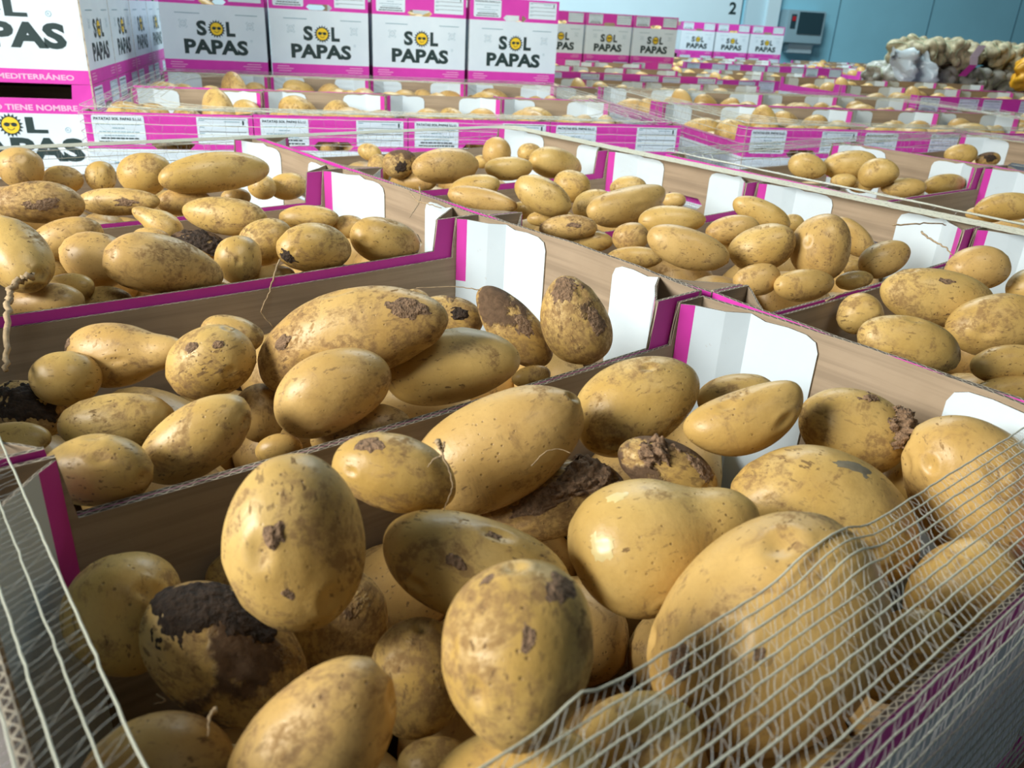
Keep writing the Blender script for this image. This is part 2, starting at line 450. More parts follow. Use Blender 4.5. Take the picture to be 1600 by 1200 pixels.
def side_print_mesh():
    """printing of the long side, seen from x<0: left to right runs from y=CL to y=0"""
    if 'sprint' in _mc: return _mc['sprint']
    mb = MB(); ms = MB(); mt = MB(); place = lambda x, z, l=.0005: (-l, CL-x, z)
    X = lambda r_: CL-r_                       # distance from the right edge
    put_text(mb, 'PAPAS', X(.302), X(.038), -.172, -.118, 0, .05, place)
    put_text(mb, 'L', X(.153), X(.108), -.1075-.001, -.073, 0, .045, place)
    put_text(mb, 'S', X(.262), X(.215), -.1085, -.073, 0, .045, place)
    sun(ms, X(.184), -.092, .021, place, .0004)
    ring(mt, X(.066), -.100, .0062, .0012, 2, place, 0, 360, 12); put_text(mt, 'R', X(.068), X(.064), -.102, -.098, 2, .02, place)
    put_text(mt, 'DEL MEDITERRÁNEO', X(.235), X(.035), -CH+.008, -CH+.0225, 3, .03, place)
    put_text(mt, 'CALIDAD TIENE NOMBRE', X(.285), X(.038), -.0585, -.0455, 3, .03, place)
    _mc['sprint'] = (mb.mesh('brand_lettering', INKS, weld=False), ms.mesh('sun_emblem', INKS, weld=False), mt.mesh('slogan_text', INKS, weld=False)); return _mc['sprint']

def crate(origin, rz, label, group, d=(.032, .032), bow=(0, 0), sag=0., prints='f', dz=0., sides=False):
    """open-topped fruit crate: origin at the top rim of its front-left corner"""
    t = thing('cardboard_crate', label, 'crate', (origin[0], origin[1], dz), rz, group)
    def end(o, e):
        if prints and (e == 0 or 'b' in prints):
            
            for nm_, me_ in zip(('brand_lettering', 'sun_emblem', 'small_print'), end_print_meshes(bow[e])): link(nm_, me_, parent=o)
            link('address_label', address_mesh(bow[e]), parent=o); link('form_label', form_mesh(bow[e]), parent=o)
    e0 = link('end_wall', end_wall_mesh(bow[0]), parent=t); end(e0, 0)
    e1 = link('end_wall', end_wall_mesh(bow[1]), parent=t); e1.location = (CW, CL, 0); e1.rotation_euler = (0, 0, math.pi); end(e1, 1)
    s0 = link('side_wall', side_wall_mesh(d[0], sag, EPOST[(0, 0)], EPOST[(0, 1)]), parent=t)
    s1 = link('side_wall', side_wall_mesh(d[1], sag, EPOST[(1, 1)], EPOST[(1, 0)]), parent=t); s1.location = (CW, CL, 0); s1.rotation_euler = (0, 0, math.pi)
    if sides:
        for nm_, me_ in zip(('brand_lettering', 'sun_emblem', 'slogan_text'), side_print_mesh()): link(nm_, me_, parent=s0)
    for fx in (0, 1):
        for fy in (0, 1):
            link('corner_flap', flap_mesh(bow[fy], fx, fy), parent=t)
    link('base', base_mesh(), parent=t)
    return t
def lpt(origin, rz, a, b_):
    c, s = math.cos(rz), math.sin(rz); return (origin[0]+c*a-s*b_, origin[1]+s*a+c*b_)

# ---------------------------------------------------------------- the room
YG = -.436
GO = (-.146, 1.576)
def gp(a, b_): return lpt(GO, YG, a, b_)
FLOOR = -CH-.144
M_WALL = simple('insulated_wall_panel', (0.30, 0.66, 0.80), .35, 1.5, .08)
M_DOOR = simple('white_door_panel', (0.62, 0.80, 0.86), .35, 2, .05)
M_TRIM = simple('pale_trim', (0.50, 0.70, 0.78), .4)
M_FLOOR = simple('concrete_floor', (0.25, 0.25, 0.24), .7, 6, .3)
M_GREY = simple('grey_plastic', (0.27, 0.42, 0.48), .5)
M_SMOKE = simple('smoked_window', (0.025, 0.06, 0.075), .15)
M_RED = simple('red_switch', (0.45, 0.02, 0.03), .4)
M_SEAM = simple('panel_joint', (0.10, 0.24, 0.31), .6)
def room_box(name, a0, b0, z0, a1, b1, z1, m, kind='structure', mats=None):
    mb = MB(); mb.box(a0, b0, z0, a1, b1, z1)
    o = link(name, mb.mesh(name, [m])); o.location = (GO[0], GO[1], 0); o.rotation_euler = (0, 0, YG)
    if kind: o['kind'] = kind
    return o
BW = 6.4
room_box('floor', -6, -4, FLOOR-.1, 12, 9, FLOOR, M_FLOOR)
room_box('wall_back', 4.70, BW, FLOOR, 12, BW+.2, 3.4, M_WALL)
room_box('wall_front', -6, BW+.06, FLOOR, 4.70, BW+.2, 3.4, M_WALL).name = 'wall_behind'
dr = room_box('door_1', -1.5, BW-.06, FLOOR, 4.655, BW-.01, 3.0, M_DOOR)
pl = lambda x, z, l=.062: (x, BW-l, z)
mb = MB(); put_text(mb, '2', 4.52, 4.60, .345, .455, 0, .03, pl)
link('number_decal', mb.mesh('number_decal', [M_INK], weld=False), parent=dr)
room_box('trim_1', 4.72, BW-.05, FLOOR, 4.93, BW, 3.2, M_TRIM)
room_box('trim_2', 4.93, BW-.09, FLOOR, 5.065, BW, 3.2, M_DOOR)
for i, a in enumerate((5.79, 6.90, 8.0)):
    room_box('trim_%d' % (i+3), a-.006, BW-.004, FLOOR, a+.006, BW, 3.2, M_SEAM)
eb = thing('electrical_cabinet', 'grey electrical cabinet with a dark window on the pale blue wall', 'electrical box', (*gp(5.12, BW-.16), .11), YG)
mb = MB(); mb.box(0, 0, 0, .44, .16, .31); me = mb.mesh('housing', [M_GREY])
bm = bmesh.new(); bm.from_mesh(me); bmesh.ops.bevel(bm, geom=bm.edges[:], offset=.012, segments=2, affect='EDGES'); bm.to_mesh(me); bm.free()
link('housing', me, parent=eb)
mb = MB(); mb.box(.13, -.012, .095, .40, .002, .295); link('window', mb.mesh('window', [M_SMOKE]), parent=eb)
mb = MB(); mb.box(.045, -.006, .14, .10, .002, .27); pb = link('switch_panel', mb.mesh('switch_panel', [M_SMOKE]), parent=eb)
mb = MB(); mb.box(.055, -.014, .21, .09, -.006, .25); link('switch', mb.mesh('switch', [M_RED]), parent=pb)
tb = thing('cable_duct', 'short white cable duct below the electrical cabinet', 'cable duct', (*gp(5.23, BW-.09), .02), YG)
mb = MB(); mb.box(0, 0, 0, .28, .09, .085); me = mb.mesh('duct', [M_DOOR])
bm = bmesh.new(); bm.from_mesh(me); bmesh.ops.bevel(bm, geom=bm.edges[:], offset=.008, segments=2, affect='EDGES'); bm.to_mesh(me); bm.free()
link('duct', me, parent=tb)
mb = MB(); mb.box(-.004, -.006, .075, .284, .0, .09); link('lid', mb.mesh('lid', [M_TRIM]), parent=tb)

# ---------------------------------------------------------------- potatoes
_ico = {}
def ico(l):
    if l not in _ico:
        bm = bmesh.new(); bmesh.ops.create_icosphere(bm, subdivisions=l, radius=1.0)
        v = np.array([tuple(q.co) for q in bm.verts]); v /= np.linalg.norm(v, axis=1)[:, None]
        f = np.array([[q.index for q in p.verts] for p in bm.faces]); bm.free(); _ico[l] = (v, f)
    return _ico[l]
def pnoise(rng, P, freq, n=6):
    out = np.zeros(len(P))
    for _ in range(n):
        k = rng.normal(size=3); k *= freq/np.linalg.norm(k)*rng.uniform(.7, 1.3); out += np.sin(P@k+rng.uniform(0, 6.28))
    return out/n
def potato_shape(P, seed, a, b_, c, taper=0., bend=0.):
    rng = np.random.default_rng(seed)
    e = rng.uniform(.93, 1.0)
    x, y, z = P[:, 0], P[:, 1], P[:, 2]
    r = np.sqrt(y*y+z*z)+1e-9
    # slightly boxy profile so ends are blunt
    xr = np.sign(x)*np.abs(x)**e
    tp = taper if abs(taper) > .01 else rng.uniform(-.10, .10)
    prof = 1-tp*x
    if abs(tp) > .28: prof = prof*(1-.16*np.exp(-((x*np.sign(tp)-.45)/.3)**2))
    k = 1+.050*pnoise(rng, P, 1.9)+.030*pnoise(rng, P, 3.6)+.010*pnoise(rng, P, 9)+.0025*pnoise(rng, P, 30)
    for _ in range(rng.integers(4, 8)):      # eyes
        d = rng.normal(size=3); d /= np.linalg.norm(d); q = np.arccos(np.clip(P@d, -1, 1)); s = rng.uniform(.09, .16)
        up = P-np.array([0, 0, 1.])*0
        k += -.045*np.exp(-(q/s)**2)+.020*np.exp(-((q-s*1.7)/(s*.8))**2)
    out = np.stack([xr*a*k, y*b_*prof*k, z*c*prof*k], 1)
    bd = bend if abs(bend) > .005 else rng.uniform(-.06, .06)
    out[:, 1] += bd*2.2*b_*(x*x-.33)
    return out
def potato_mesh(seed, a, b_, c, taper, bend, lvl):
    P, f = ico(lvl); v = potato_shape(P, seed, a, b_, c, taper, bend)
    me = bpy.data.meshes.new('potato'); me.from_pydata(v.tolist(), [], f.tolist())
    me.polygons.foreach_set('use_smooth', [True]*len(f)); me.materials.append(M_POT); me.update(); return me
def patch_mesh(name, seed, a, b_, c, taper, bend, uv, rad, thick, mat, rough=.35, lvl=5):
    """irregular crust lying on the skin around local direction uv"""
    P, f = ico(lvl); v = potato_shape(P, seed, a, b_, c, taper, bend)
    w = math.sqrt(max(.02, 1-uv[0]**2-uv[1]**2)); d = np.array([uv[0], uv[1], w]); d /= np.linalg.norm(d)
    rng = np.random.default_rng(seed+99)
    q = np.arccos(np.clip(P@d, -1, 1))
    h = 1-q/rad+rough*pnoise(rng, P, 9)*2.0+rough*1.3*pnoise(rng, P, 24)+rough*.9*pnoise(rng, P, 60)
    n = P/np.array([a, b_, c]); n /= np.linalg.norm(n, axis=1)[:, None]
    t_ = np.clip(h*3, -.5, 1)*thick*(1+.8*pnoise(rng, P, 26)+.6*pnoise(rng, P, 60))
    v2 = v+n*t_[:, None]
    keep = (h > -.12)
    fk = f[keep[f].all(1)]
    if len(fk) == 0: return None
    used = np.unique(fk); mp = -np.ones(len(P), int); mp[used] = np.arange(len(used))
    top = v2[used]; bot = v[used]-n[used]*.0012
    F_ = mp[fk]; m0 = len(used)
    faces = F_.tolist()+[[q2+m0 for q2 in reversed(t)] for t in F_.tolist()]
    me = bpy.data.meshes.new(name); me.from_pydata(np.vstack([top, bot]).tolist(), [], faces)
    me.polygons.foreach_set('use_smooth', [True]*len(faces)); me.materials.append(mat); me.update(); return me

TRACED = {
'A': [
  ('A1', -0.3884, 0.1776, -0.005, -0.1515, -0.4074, -0.9006, 0.0351, 0.0271, 0, 0, 0.45),
  ('A2', -0.3252, 0.2073, -0.01, 0.6835, -0.6987, -0.2114, 0.0292, 0.0176, 0, 0, 0.4),
  ('A3', -0.2455, 0.2287, -0.031, 0.7928, -0.384, 0.4732, 0.0509, 0.0293, 0.1, 0, 0.15),
  ('A4', -0.3161, 0.156, -0.035, 0.6902, -0.6961, -0.1977, 0.0416, 0.0226, 0, 0.05, 0.35),
  ('A5', -0.3585, 0.0758, 0.0002, -0.6123, -0.5453, -0.5725, 0.0305, 0.0248, 0, 0, 0.45),
  ('A6', -0.3649, 0.0632, -0.047, 0.7927, -0.5997, 0.1095, 0.0282, 0.0217, 0, 0, 0.1),
  ('A7', -0.4167, 0.1069, -0.03, -0.7231, 0.2172, -0.6557, 0.031, 0.0203, 0, 0, 0.5),
  ('A8', -0.4153, 0.1928, -0.06, 0.5441, -0.6565, -0.5225, 0.0372, 0.0246, 0, 0, 0.9),
  ('A9', -0.4415, 0.2428, -0.06, -0.1896, -0.3787, -0.9059, 0.027, 0.0242, 0.1, 0, 0.25),
  ('A10', -0.4565, 0.1458, -0.055, 0.808, -0.5457, 0.2222, 0.026, 0.0202, 0, 0, 0.3),
  ('A11', -0.3615, 0.2024, -0.08, -0.5047, -0.0866, -0.859, 0.0292, 0.0227, 0, 0, 0.6),
  ('A12', -0.3528, 0.1448, -0.0702, -0.1544, -0.2961, -0.9426, 0.0254, 0.0203, 0, 0, 0.6),
  ('A13', -0.3797, 0.2731, -0.087, 0.9828, -0.1805, 0.0384, 0.0172, 0.0151, 0, 0, 0.2),
  ('A14', -0.2307, 0.1201, -0.035, 0.8111, -0.5084, 0.2893, 0.0454, 0.031, 0.32, 0, 0.1),
  ('A15', -0.2434, 0.0546, -0.0366, 0.7194, -0.1286, 0.6826, 0.0529, 0.0407, 0, 0, 0.15),
  ('A16', -0.1275, 0.0951, -0.045, 0.6553, -0.683, -0.3226, 0.0522, 0.031, 0, -0.12, 0.3),
  ('A17', -0.0407, 0.058, -0.0416, 0.352, -0.456, -0.8174, 0.0474, 0.0352, 0, 0, 0.2),
  ('A18', -0.1292, 0.1534, -0.012, 0.8077, -0.4543, 0.3758, 0.0351, 0.0181, 0.1, 0.15, 0.1),
  ('A19', -0.1496, 0.2173, -0.025, 0.7891, -0.3714, 0.4892, 0.0409, 0.0278, 0.12, 0, 0.35),
  ('A20', -0.0707, 0.1983, -0.035, 0.7852, -0.6149, 0.0732, 0.0263, 0.0181, 0, 0, 0.3),
  ('A21', -0.0551, 0.1263, -0.0294, 0.6499, -0.6929, -0.3122, 0.0329, 0.0255, 0, 0, 0.4),
  ('A22', -0.177, 0.1649, -0.035, 0.6461, -0.7092, -0.282, 0.0292, 0.0152, 0.05, 0, 0.95),
  ('A23', -0.2218, 0.2118, -0.0665, 0.7696, -0.5284, 0.3585, 0.0442, 0.0212, 0, 0, 0.9),
  ('A25', -0.0216, 0.0975, -0.061, -0.3213, -0.4633, -0.8259, 0.0197, 0.0147, 0, 0, 0.2),
  ('A26', -0.1072, 0.0285, -0.0637, 0.4057, -0.2789, 0.8704, 0.032, 0.0239, 0, 0, 0.3),
  ('A28', -0.1527, 0.0314, -0.0785, 0.6119, -0.3061, 0.7293, 0.0262, 0.0175, 0, 0, 0.3),
  ('A29', -0.3123, 0.0574, -0.0551, 0.3814, -0.7395, 0.5547, 0.0254, 0.0187, 0, 0, 0.3),
  ('A30', -0.2434, 0.0312, -0.0883, 0.6438, -0.6222, 0.4454, 0.0279, 0.0159, 0, 0, 0.2),
  ('A31', -0.3628, 0.1161, -0.0897, 0.7907, -0.6116, -0.0266, 0.0154, 0.0129, 0, 0, 0.2)],
'B': [
  ('B1', -0.3737, 0.4728, -0.0329, 0.6351, -0.7511, 0.1804, 0.0445, 0.0207, 0.38, 0, 0.2),
  ('B2', -0.3429, 0.3984, -0.0189, 0.6978, -0.5691, 0.435, 0.0294, 0.0232, 0, 0, 0.55),
  ('B3', -0.301, 0.4766, -0.035, 0.73, -0.6752, -0.1062, 0.0231, 0.0145, 0, 0, 0.6),
  ('B4', -0.4023, 0.3996, -0.045, 0.7969, -0.5893, 0.1331, 0.0339, 0.0181, 0, 0, 0.3),
  ('B5', -0.379, 0.3258, -0.03, 0.7687, -0.3139, 0.5573, 0.0337, 0.0187, 0, 0, 0.3),
  ('B6', -0.4293, 0.3193, -0.03, 0.776, -0.6298, 0.0352, 0.0268, 0.0179, 0, 0, 0.35),
  ('B7', -0.4351, 0.4883, -0.0641, 0.63, -0.7121, -0.3098, 0.0253, 0.0182, 0, 0, 1.0),
  ('B8', -0.4143, 0.4694, -0.0399, 0.8448, -0.5348, -0.0186, 0.022, 0.0178, 0, 0, 0.2),
  ('B9', -0.4525, 0.4178, -0.05, 0.791, -0.6034, 0.1009, 0.0204, 0.0102, 0, 0, 0.2),
  ('B10', -0.2662, 0.362, -0.0067, 0.674, -0.6252, 0.3934, 0.0663, 0.0292, 0.1, -0.12, 0.5),
  ('B11', -0.3011, 0.3197, -0.0187, 0.8552, -0.3262, 0.4027, 0.0361, 0.0233, 0, 0, 0.25),
  ('B12', -0.207, 0.3302, -0.0279, 0.7909, -0.5767, 0.2047, 0.0459, 0.0244, 0, 0, 0.15),
  ('B13', -0.1448, 0.4284, -0.035, 0.7528, -0.6569, -0.0432, 0.0298, 0.017, 0, 0, 0.8),
  ('B14', -0.1284, 0.5007, -0.045, 0.7964, -0.5907, 0.13, 0.0131, 0.0102, 0, 0, 0.4),
  ('B15', -0.1214, 0.3719, -0.03, 0.3566, -0.6796, -0.6411, 0.0398, 0.0187, 0, 0, 0.8),
  ('B16', -0.1065, 0.3217, -0.0111, 0.2313, -0.4278, -0.8738, 0.0343, 0.0242, -0.15, 0, 0.8),
  ('B17', -0.2841, 0.3169, -0.0485, 0.8127, -0.5353, 0.2301, 0.0312, 0.0149, 0, 0, 0.4),
  ('B18', -0.3148, 0.3979, -0.0617, -0.101, -0.477, -0.8731, 0.0195, 0.0167, 0, 0, 0.4),
  ('B19', -0.3264, 0.3435, -0.06, 0.8028, -0.5707, 0.1727, 0.0146, 0.009, 0, 0, 0.3),
  ('B20', -0.1318, 0.3355, -0.055, 0.8094, -0.5347, 0.2427, 0.0146, 0.0081, 0, 0, 0.3)],
'C': [
  ('C1', -0.3053, 0.6087, -0.0165, 0.9449, -0.1089, -0.3088, 0.0486, 0.0246, 0.2, 0, 0.4),
  ('C2', -0.3444, 0.6676, -0.02, 0.7259, -0.6778, -0.1164, 0.0299, 0.0237, 0, 0, 0.15),
  ('C3', -0.3482, 0.7634, -0.0237, 0.8909, -0.3778, 0.2522, 0.034, 0.0187, 0, 0, 0.3),
  ('C4', -0.3545, 0.7873, -0.0535, 0.7213, -0.6807, -0.1278, 0.0238, 0.0193, 0, 0, 0.3),
  ('C5', -0.2624, 0.7711, -0.0201, 0.6351, -0.5714, -0.5197, 0.0278, 0.0142, -0.3, 0, 0.2),
  ('C6', -0.2761, 0.7474, -0.0285, 0.7332, -0.6794, -0.0297, 0.0193, 0.0107, 0, 0, 0.2),
  ('C7', -0.2069, 0.7331, -0.01, 0.7497, -0.6597, -0.0523, 0.0427, 0.0188, 0, 0, 0.35),
  ('C8', -0.1204, 0.7247, -0.02, 0.7801, -0.6236, 0.0514, 0.0323, 0.0144, 0, 0, 0.5),
  ('C9', -0.197, 0.6577, -0.02, 0.8027, -0.4244, 0.419, 0.0262, 0.0221, 0, 0, 0.35),
  ('C10', -0.1716, 0.6067, -0.0175, 0.9824, -0.1388, -0.1249, 0.0351, 0.0224, 0, 0, 0.35),
  ('C11', -0.2363, 0.6272, -0.025, -0.263, -0.3197, -0.9103, 0.0221, 0.0203, 0, 0, 0.3),
  ('C12', -0.095, 0.6075, -0.0203, 0.9545, -0.1916, -0.2284, 0.0366, 0.0222, 0.1, 0, 0.25),
  ('C13', -0.0814, 0.7098, -0.03, 0.7507, -0.6588, -0.0492, 0.019, 0.0126, 0, 0, 0.2),
  ('C14', -0.2364, 0.7326, -0.035, 0.8165, -0.5479, -0.1819, 0.0279, 0.0135, 0, 0, 1.0),
  ('C15', -0.4102, 0.6308, 0.0026, 0.2278, -0.9187, -0.3227, 0.0427, 0.0233, 0, 0, 0.2),
  ('C16', -0.3967, 0.6154, -0.0359, 0.8008, -0.5777, 0.1582, 0.0298, 0.0166, 0, 0, 0.2),
  ('C17', -0.3733, 0.6416, -0.0334, 0.6375, -0.7584, 0.136, 0.0227, 0.0121, 0, 0, 0.2),
  ('C18', -0.3502, 0.6317, -0.0454, 0.6419, -0.7547, 0.1357, 0.0252, 0.0118, 0, 0, 0.3),
  ('C19', -0.2625, 0.6127, -0.0463, 0.7801, -0.6236, 0.0514, 0.013, 0.0079, 0, 0, 0.2),
  ('C20', -0.2072, 0.625, -0.045, 0.7955, -0.593, 0.1247, 0.0222, 0.0114, 0, 0, 0.2),
  ('C21', -0.1562, 0.6093, -0.0452, 0.7961, -0.5914, 0.1283, 0.029, 0.0092, 0, 0, 0.2)],
'K': [
  ('K1', -0.3305, 1.0693, -0.01, -0.2362, -0.3418, -0.9096, 0.0251, 0.0257, 0.1, 0, 0.2),
  ('K2', -0.2834, 1.0905, -0.0301, 0.8127, -0.5779, 0.0737, 0.0248, 0.018, 0, 0, 0.4),
  ('K3', -0.2436, 1.0675, -0.0249, -0.2863, -0.3, -0.91, 0.0198, 0.0185, 0, 0, 0.4),
  ('K4', -0.2081, 0.9998, -0.012, 0.8098, -0.5309, 0.2497, 0.0327, 0.0263, 0, 0, 0.2),
  ('K5', -0.1546, 0.901, 0.0016, 0.9981, -0.032, 0.0525, 0.0658, 0.0236, 0, 0, 0.2),
  ('K6', -0.0828, 0.9389, -0.0281, 0.7607, -0.649, 0.0128, 0.0183, 0.0157, 0, 0, 0.2),
  ('K7', -0.0465, 0.9431, -0.0301, 0.794, -0.5912, 0.1412, 0.026, 0.0178, 0, 0, 0.3),
  ('K8', -0.3439, 0.8997, -0.0169, 0.9752, -0.2126, -0.0616, 0.0435, 0.0224, 0, 0, 0.7),
  ('K9', -0.2631, 0.9115, -0.025, 0.7834, -0.618, 0.0656, 0.0465, 0.0152, 0, 0, 0.5),
  ('K10', -0.1913, 0.9112, -0.0313, 0.9224, -0.3858, 0.0171, 0.0313, 0.016, 0, 0, 0.4),
  ('K12', -0.1241, 0.9243, -0.035, 0.7888, -0.608, 0.09, 0.0189, 0.012, 0, 0, 0.3)],
'G': [
  ('G1', 0.1644, 1.0979, -0.02, 0.6697, -0.7032, -0.2386, 0.0195, 0.0134, 0, 0, 0.2),
  ('G2', 0.133, 0.9554, -0.0138, 0.8099, -0.5302, 0.2509, 0.0253, 0.0205, 0, 0, 0.9),
  ('G3', 0.1765, 0.9005, -0.0113, 0.9941, -0.1062, 0.024, 0.0526, 0.0253, 0, 0, 0.2),
  ('G4', 0.3064, 0.9494, -0.005, -0.2567, -0.325, -0.9102, 0.0227, 0.0227, 0, 0, 0.1),
  ('G5', 0.4181, 1.0018, -0.02, 0.7907, -0.6042, 0.0991, 0.0208, 0.0164, 0, 0, 0.3),
  ('G6', 0.3891, 0.8997, -0.0204, 0.9746, -0.103, -0.1991, 0.051, 0.0246, 0.1, 0, 0.1),
  ('G7', 0.2905, 0.8973, -0.0207, 0.9424, -0.334, 0.0194, 0.0382, 0.0176, 0, 0, 0.1),
  ('G8', 0.1525, 0.949, -0.0398, 0.5502, -0.8285, 0.1041, 0.0373, 0.0151, 0, 0, 0.2),
  ('G9', 0.1296, 1.0117, -0.03, -0.1896, -0.3787, -0.9059, 0.0232, 0.0174, 0, 0, 0.3),
  ('G11', 0.3211, 1.0065, -0.03, 0.7635, -0.6457, -0.0091, 0.0158, 0.0105, 0, 0, 0.2)],
'F': [
  ('F1', 0.1492, 0.6548, -0.005, 0.5879, -0.7162, -0.3761, 0.0365, 0.0208, 0, 0, 0.15),
  ('F2', 0.2472, 0.7092, -0.01, 0.691, -0.6958, -0.1961, 0.0251, 0.0212, 0, 0, 0.2),
  ('F3', 0.239, 0.6602, -0.025, 0.8058, -0.4412, 0.395, 0.0258, 0.0189, 0, 0, 0.2),
  ('F4', 0.2482, 0.6072, -0.0146, 0.9867, -0.0762, 0.1433, 0.0617, 0.023, 0.1, 0.12, 0.2),
  ('F5', 0.3517, 0.7057, -0.02, 0.7872, -0.6111, 0.0827, 0.026, 0.0161, 0, 0, 0.2),
  ('F6', 0.1217, 0.7562, -0.012, 0.8082, -0.5444, 0.2245, 0.034, 0.0171, 0, 0, 0.2),
  ('F7', 0.1026, 0.7138, -0.018, 0.7181, -0.6826, -0.1356, 0.0441, 0.0149, 0, 0, 0.2),
  ('F8', 0.144, 0.7377, -0.039, 0.8282, -0.5569, 0.0636, 0.0273, 0.0148, 0, 0, 0.2),
  ('F9', 0.1617, 0.7063, -0.0343, 0.839, -0.5376, 0.0837, 0.0147, 0.0114, 0, 0, 0.2),
  ('F12', 0.1699, 0.6588, -0.035, 0.7856, -0.6141, 0.0753, 0.0301, 0.0111, 0, 0, 0.2),
  ('F17', 0.3859, 0.6491, -0.03, 0.7673, -0.6413, 0.0036, 0.0168, 0.0106, 0, 0, 0.2)],
'D': [
  ('F10', 0.2123, 0.5052, -0.01, 0.7841, -0.6168, 0.0686, 0.038, 0.0172, 0.15, 0, 0.15),
  ('F11', 0.1172, 0.4029, -0.005, 0.6752, -0.7015, -0.228, 0.0403, 0.019, 0.05, 0, 0.2),
  ('F13', 0.1008, 0.5546, -0.0159, 0.7814, -0.6198, 0.0724, 0.0319, 0.0132, 0, 0, 0.55),
  ('F14', 0.1241, 0.5457, -0.0329, 0.7904, -0.6047, 0.0979, 0.0276, 0.0127, 0, 0, 0.2),
  ('F15', 0.1433, 0.5015, -0.02, 0.799, -0.5832, 0.1463, 0.0197, 0.0158, 0, 0, 0.15),
  ('F16', 0.1293, 0.4788, -0.035, 0.7848, -0.6156, 0.0716, 0.0302, 0.0121, 0, 0, 0.2),
  ('D1', 0.3237, 0.4661, -0.005, 0.6182, -0.7138, -0.3292, 0.036, 0.0157, 0, 0, 0.15),
  ('D2', 0.2628, 0.4599, -0.015, 0.8036, -0.5674, 0.1795, 0.0304, 0.0151, 0, 0, 0.2),
  ('D3', 0.1947, 0.3733, -0.007, 0.6301, -0.6789, 0.377, 0.0331, 0.0228, 0, 0, 0.45),
  ('D4', 0.2463, 0.3404, -0.0053, -0.3532, -0.2404, -0.9041, 0.0334, 0.0288, 0, 0.06, 0.3),
  ('D5', 0.3805, 0.3802, -0.02, 0.4529, -0.7043, -0.5468, 0.0305, 0.016, 0, 0, 0.2),
  ('D6', 0.331, 0.3142, -0.0215, 0.8936, -0.3099, 0.3249, 0.03, 0.0181, 0.15, 0, 0.25),
  ('D7', 0.1654, 0.3541, -0.0303, 0.8513, -0.5039, 0.1465, 0.0232, 0.0154, 0, 0, 0.2),
  ('D8', 0.1925, 0.3187, -0.0298, 0.911, -0.4111, 0.0341, 0.0307, 0.0153, 0, 0, 0.25),
  ('D9', 0.2875, 0.3194, -0.04, 0.8031, -0.5695, 0.1751, 0.0193, 0.0099, 0, 0, 0.25),
  ('D10', 0.2692, 0.4787, -0.04, 0.7998, -0.5808, 0.1515, 0.0201, 0.0118, 0, 0, 0.2),
  ('D11', 0.348, 0.3552, -0.045, 0.7939, -0.5969, 0.1161, 0.0099, 0.0085, 0, 0, 0.3),
  ('D12', 0.4156, 0.4811, -0.03, 0.7801, -0.6236, 0.0514, 0.0153, 0.0121, 0, 0, 0.2)],
'E': [
  ('E1', 0.3433, 0.2284, -0.012, 0.7956, -0.5928, 0.1252, 0.0307, 0.0212, 0, 0, 0.15),
  ('E2', 0.195, 0.1984, -0.0085, 0.7436, -0.6646, -0.0737, 0.0472, 0.0242, 0, 0, 0.3),
  ('E3', 0.2023, 0.2641, -0.045, 0.8002, -0.5795, 0.1543, 0.0208, 0.0189, 0, 0, 0.35),
  ('E4', 0.059, 0.1552, -0.008, 0.7016, -0.6912, -0.1732, 0.0366, 0.0207, 0, 0, 0.4),
  ('E5', 0.1892, 0.1489, -0.015, 0.804, -0.5658, 0.1828, 0.0386, 0.0244, 0, 0, 0.35),
  ('E6', 0.1559, 0.1175, -0.0308, 0.7864, -0.6127, 0.0787, 0.032, 0.0154, 0, 0, 0.3),
  ('E7', 0.1397, 0.1078, -0.0447, 0.7902, -0.6052, 0.0968, 0.0284, 0.0109, 0, 0, 0.2),
  ('E8', 0.3936, 0.1922, -0.03, 0.7739, -0.6328, 0.0272, 0.0238, 0.0196, 0, 0, 0.2)],
'H': [
  ('H1', 0.7436, 0.6727, -0.01, 0.6929, -0.695, -0.1921, 0.0319, 0.0201, 0.1, 0, 0.2),
  ('H2', 0.8219, 0.6432, -0.008, 0.7974, -0.5878, 0.1364, 0.046, 0.0237, 0, 0, 0.2),
  ('H3', 0.7839, 0.5712, -0.0072, 0.6538, -0.7185, 0.2374, 0.031, 0.0235, 0, 0, 0.1),
  ('H4', 0.7898, 0.6301, -0.03, 0.79, -0.6054, 0.0968, 0.0213, 0.0128, 0, 0, 0.2),
  ('H5', 0.8263, 0.5454, -0.0291, 0.8059, -0.5905, 0.0435, 0.038, 0.0165, 0, 0, 0.2),
  ('H6', 0.9506, 0.5368, -0.0319, 0.9892, -0.1461, 0.01, 0.0545, 0.0185, 0, 0, 0.2),
  ('H7', 0.8259, 0.6162, -0.0366, 0.7894, -0.6067, 0.0937, 0.0231, 0.0129, 0, 0, 0.2)],
'J': [
  ('J1', 1.2389, 0.643, -0.0134, 0.7764, -0.6281, 0.0523, 0.0318, 0.0204, 0, 0, 0.1),
  ('J2', 1.2895, 0.6106, -0.02, 0.7904, -0.6045, 0.0992, 0.0244, 0.0141, 0, 0, 0.8)],
'I': [
  ('I1', 0.7428, 0.3555, -0.0146, 0.7879, -0.6098, 0.0857, 0.0468, 0.0194, 0, 0, 0.2),
  ('I2', 0.7444, 0.3825, -0.03, 0.7756, -0.6309, 0.0211, 0.0281, 0.0118, 0, 0, 0.2)]}
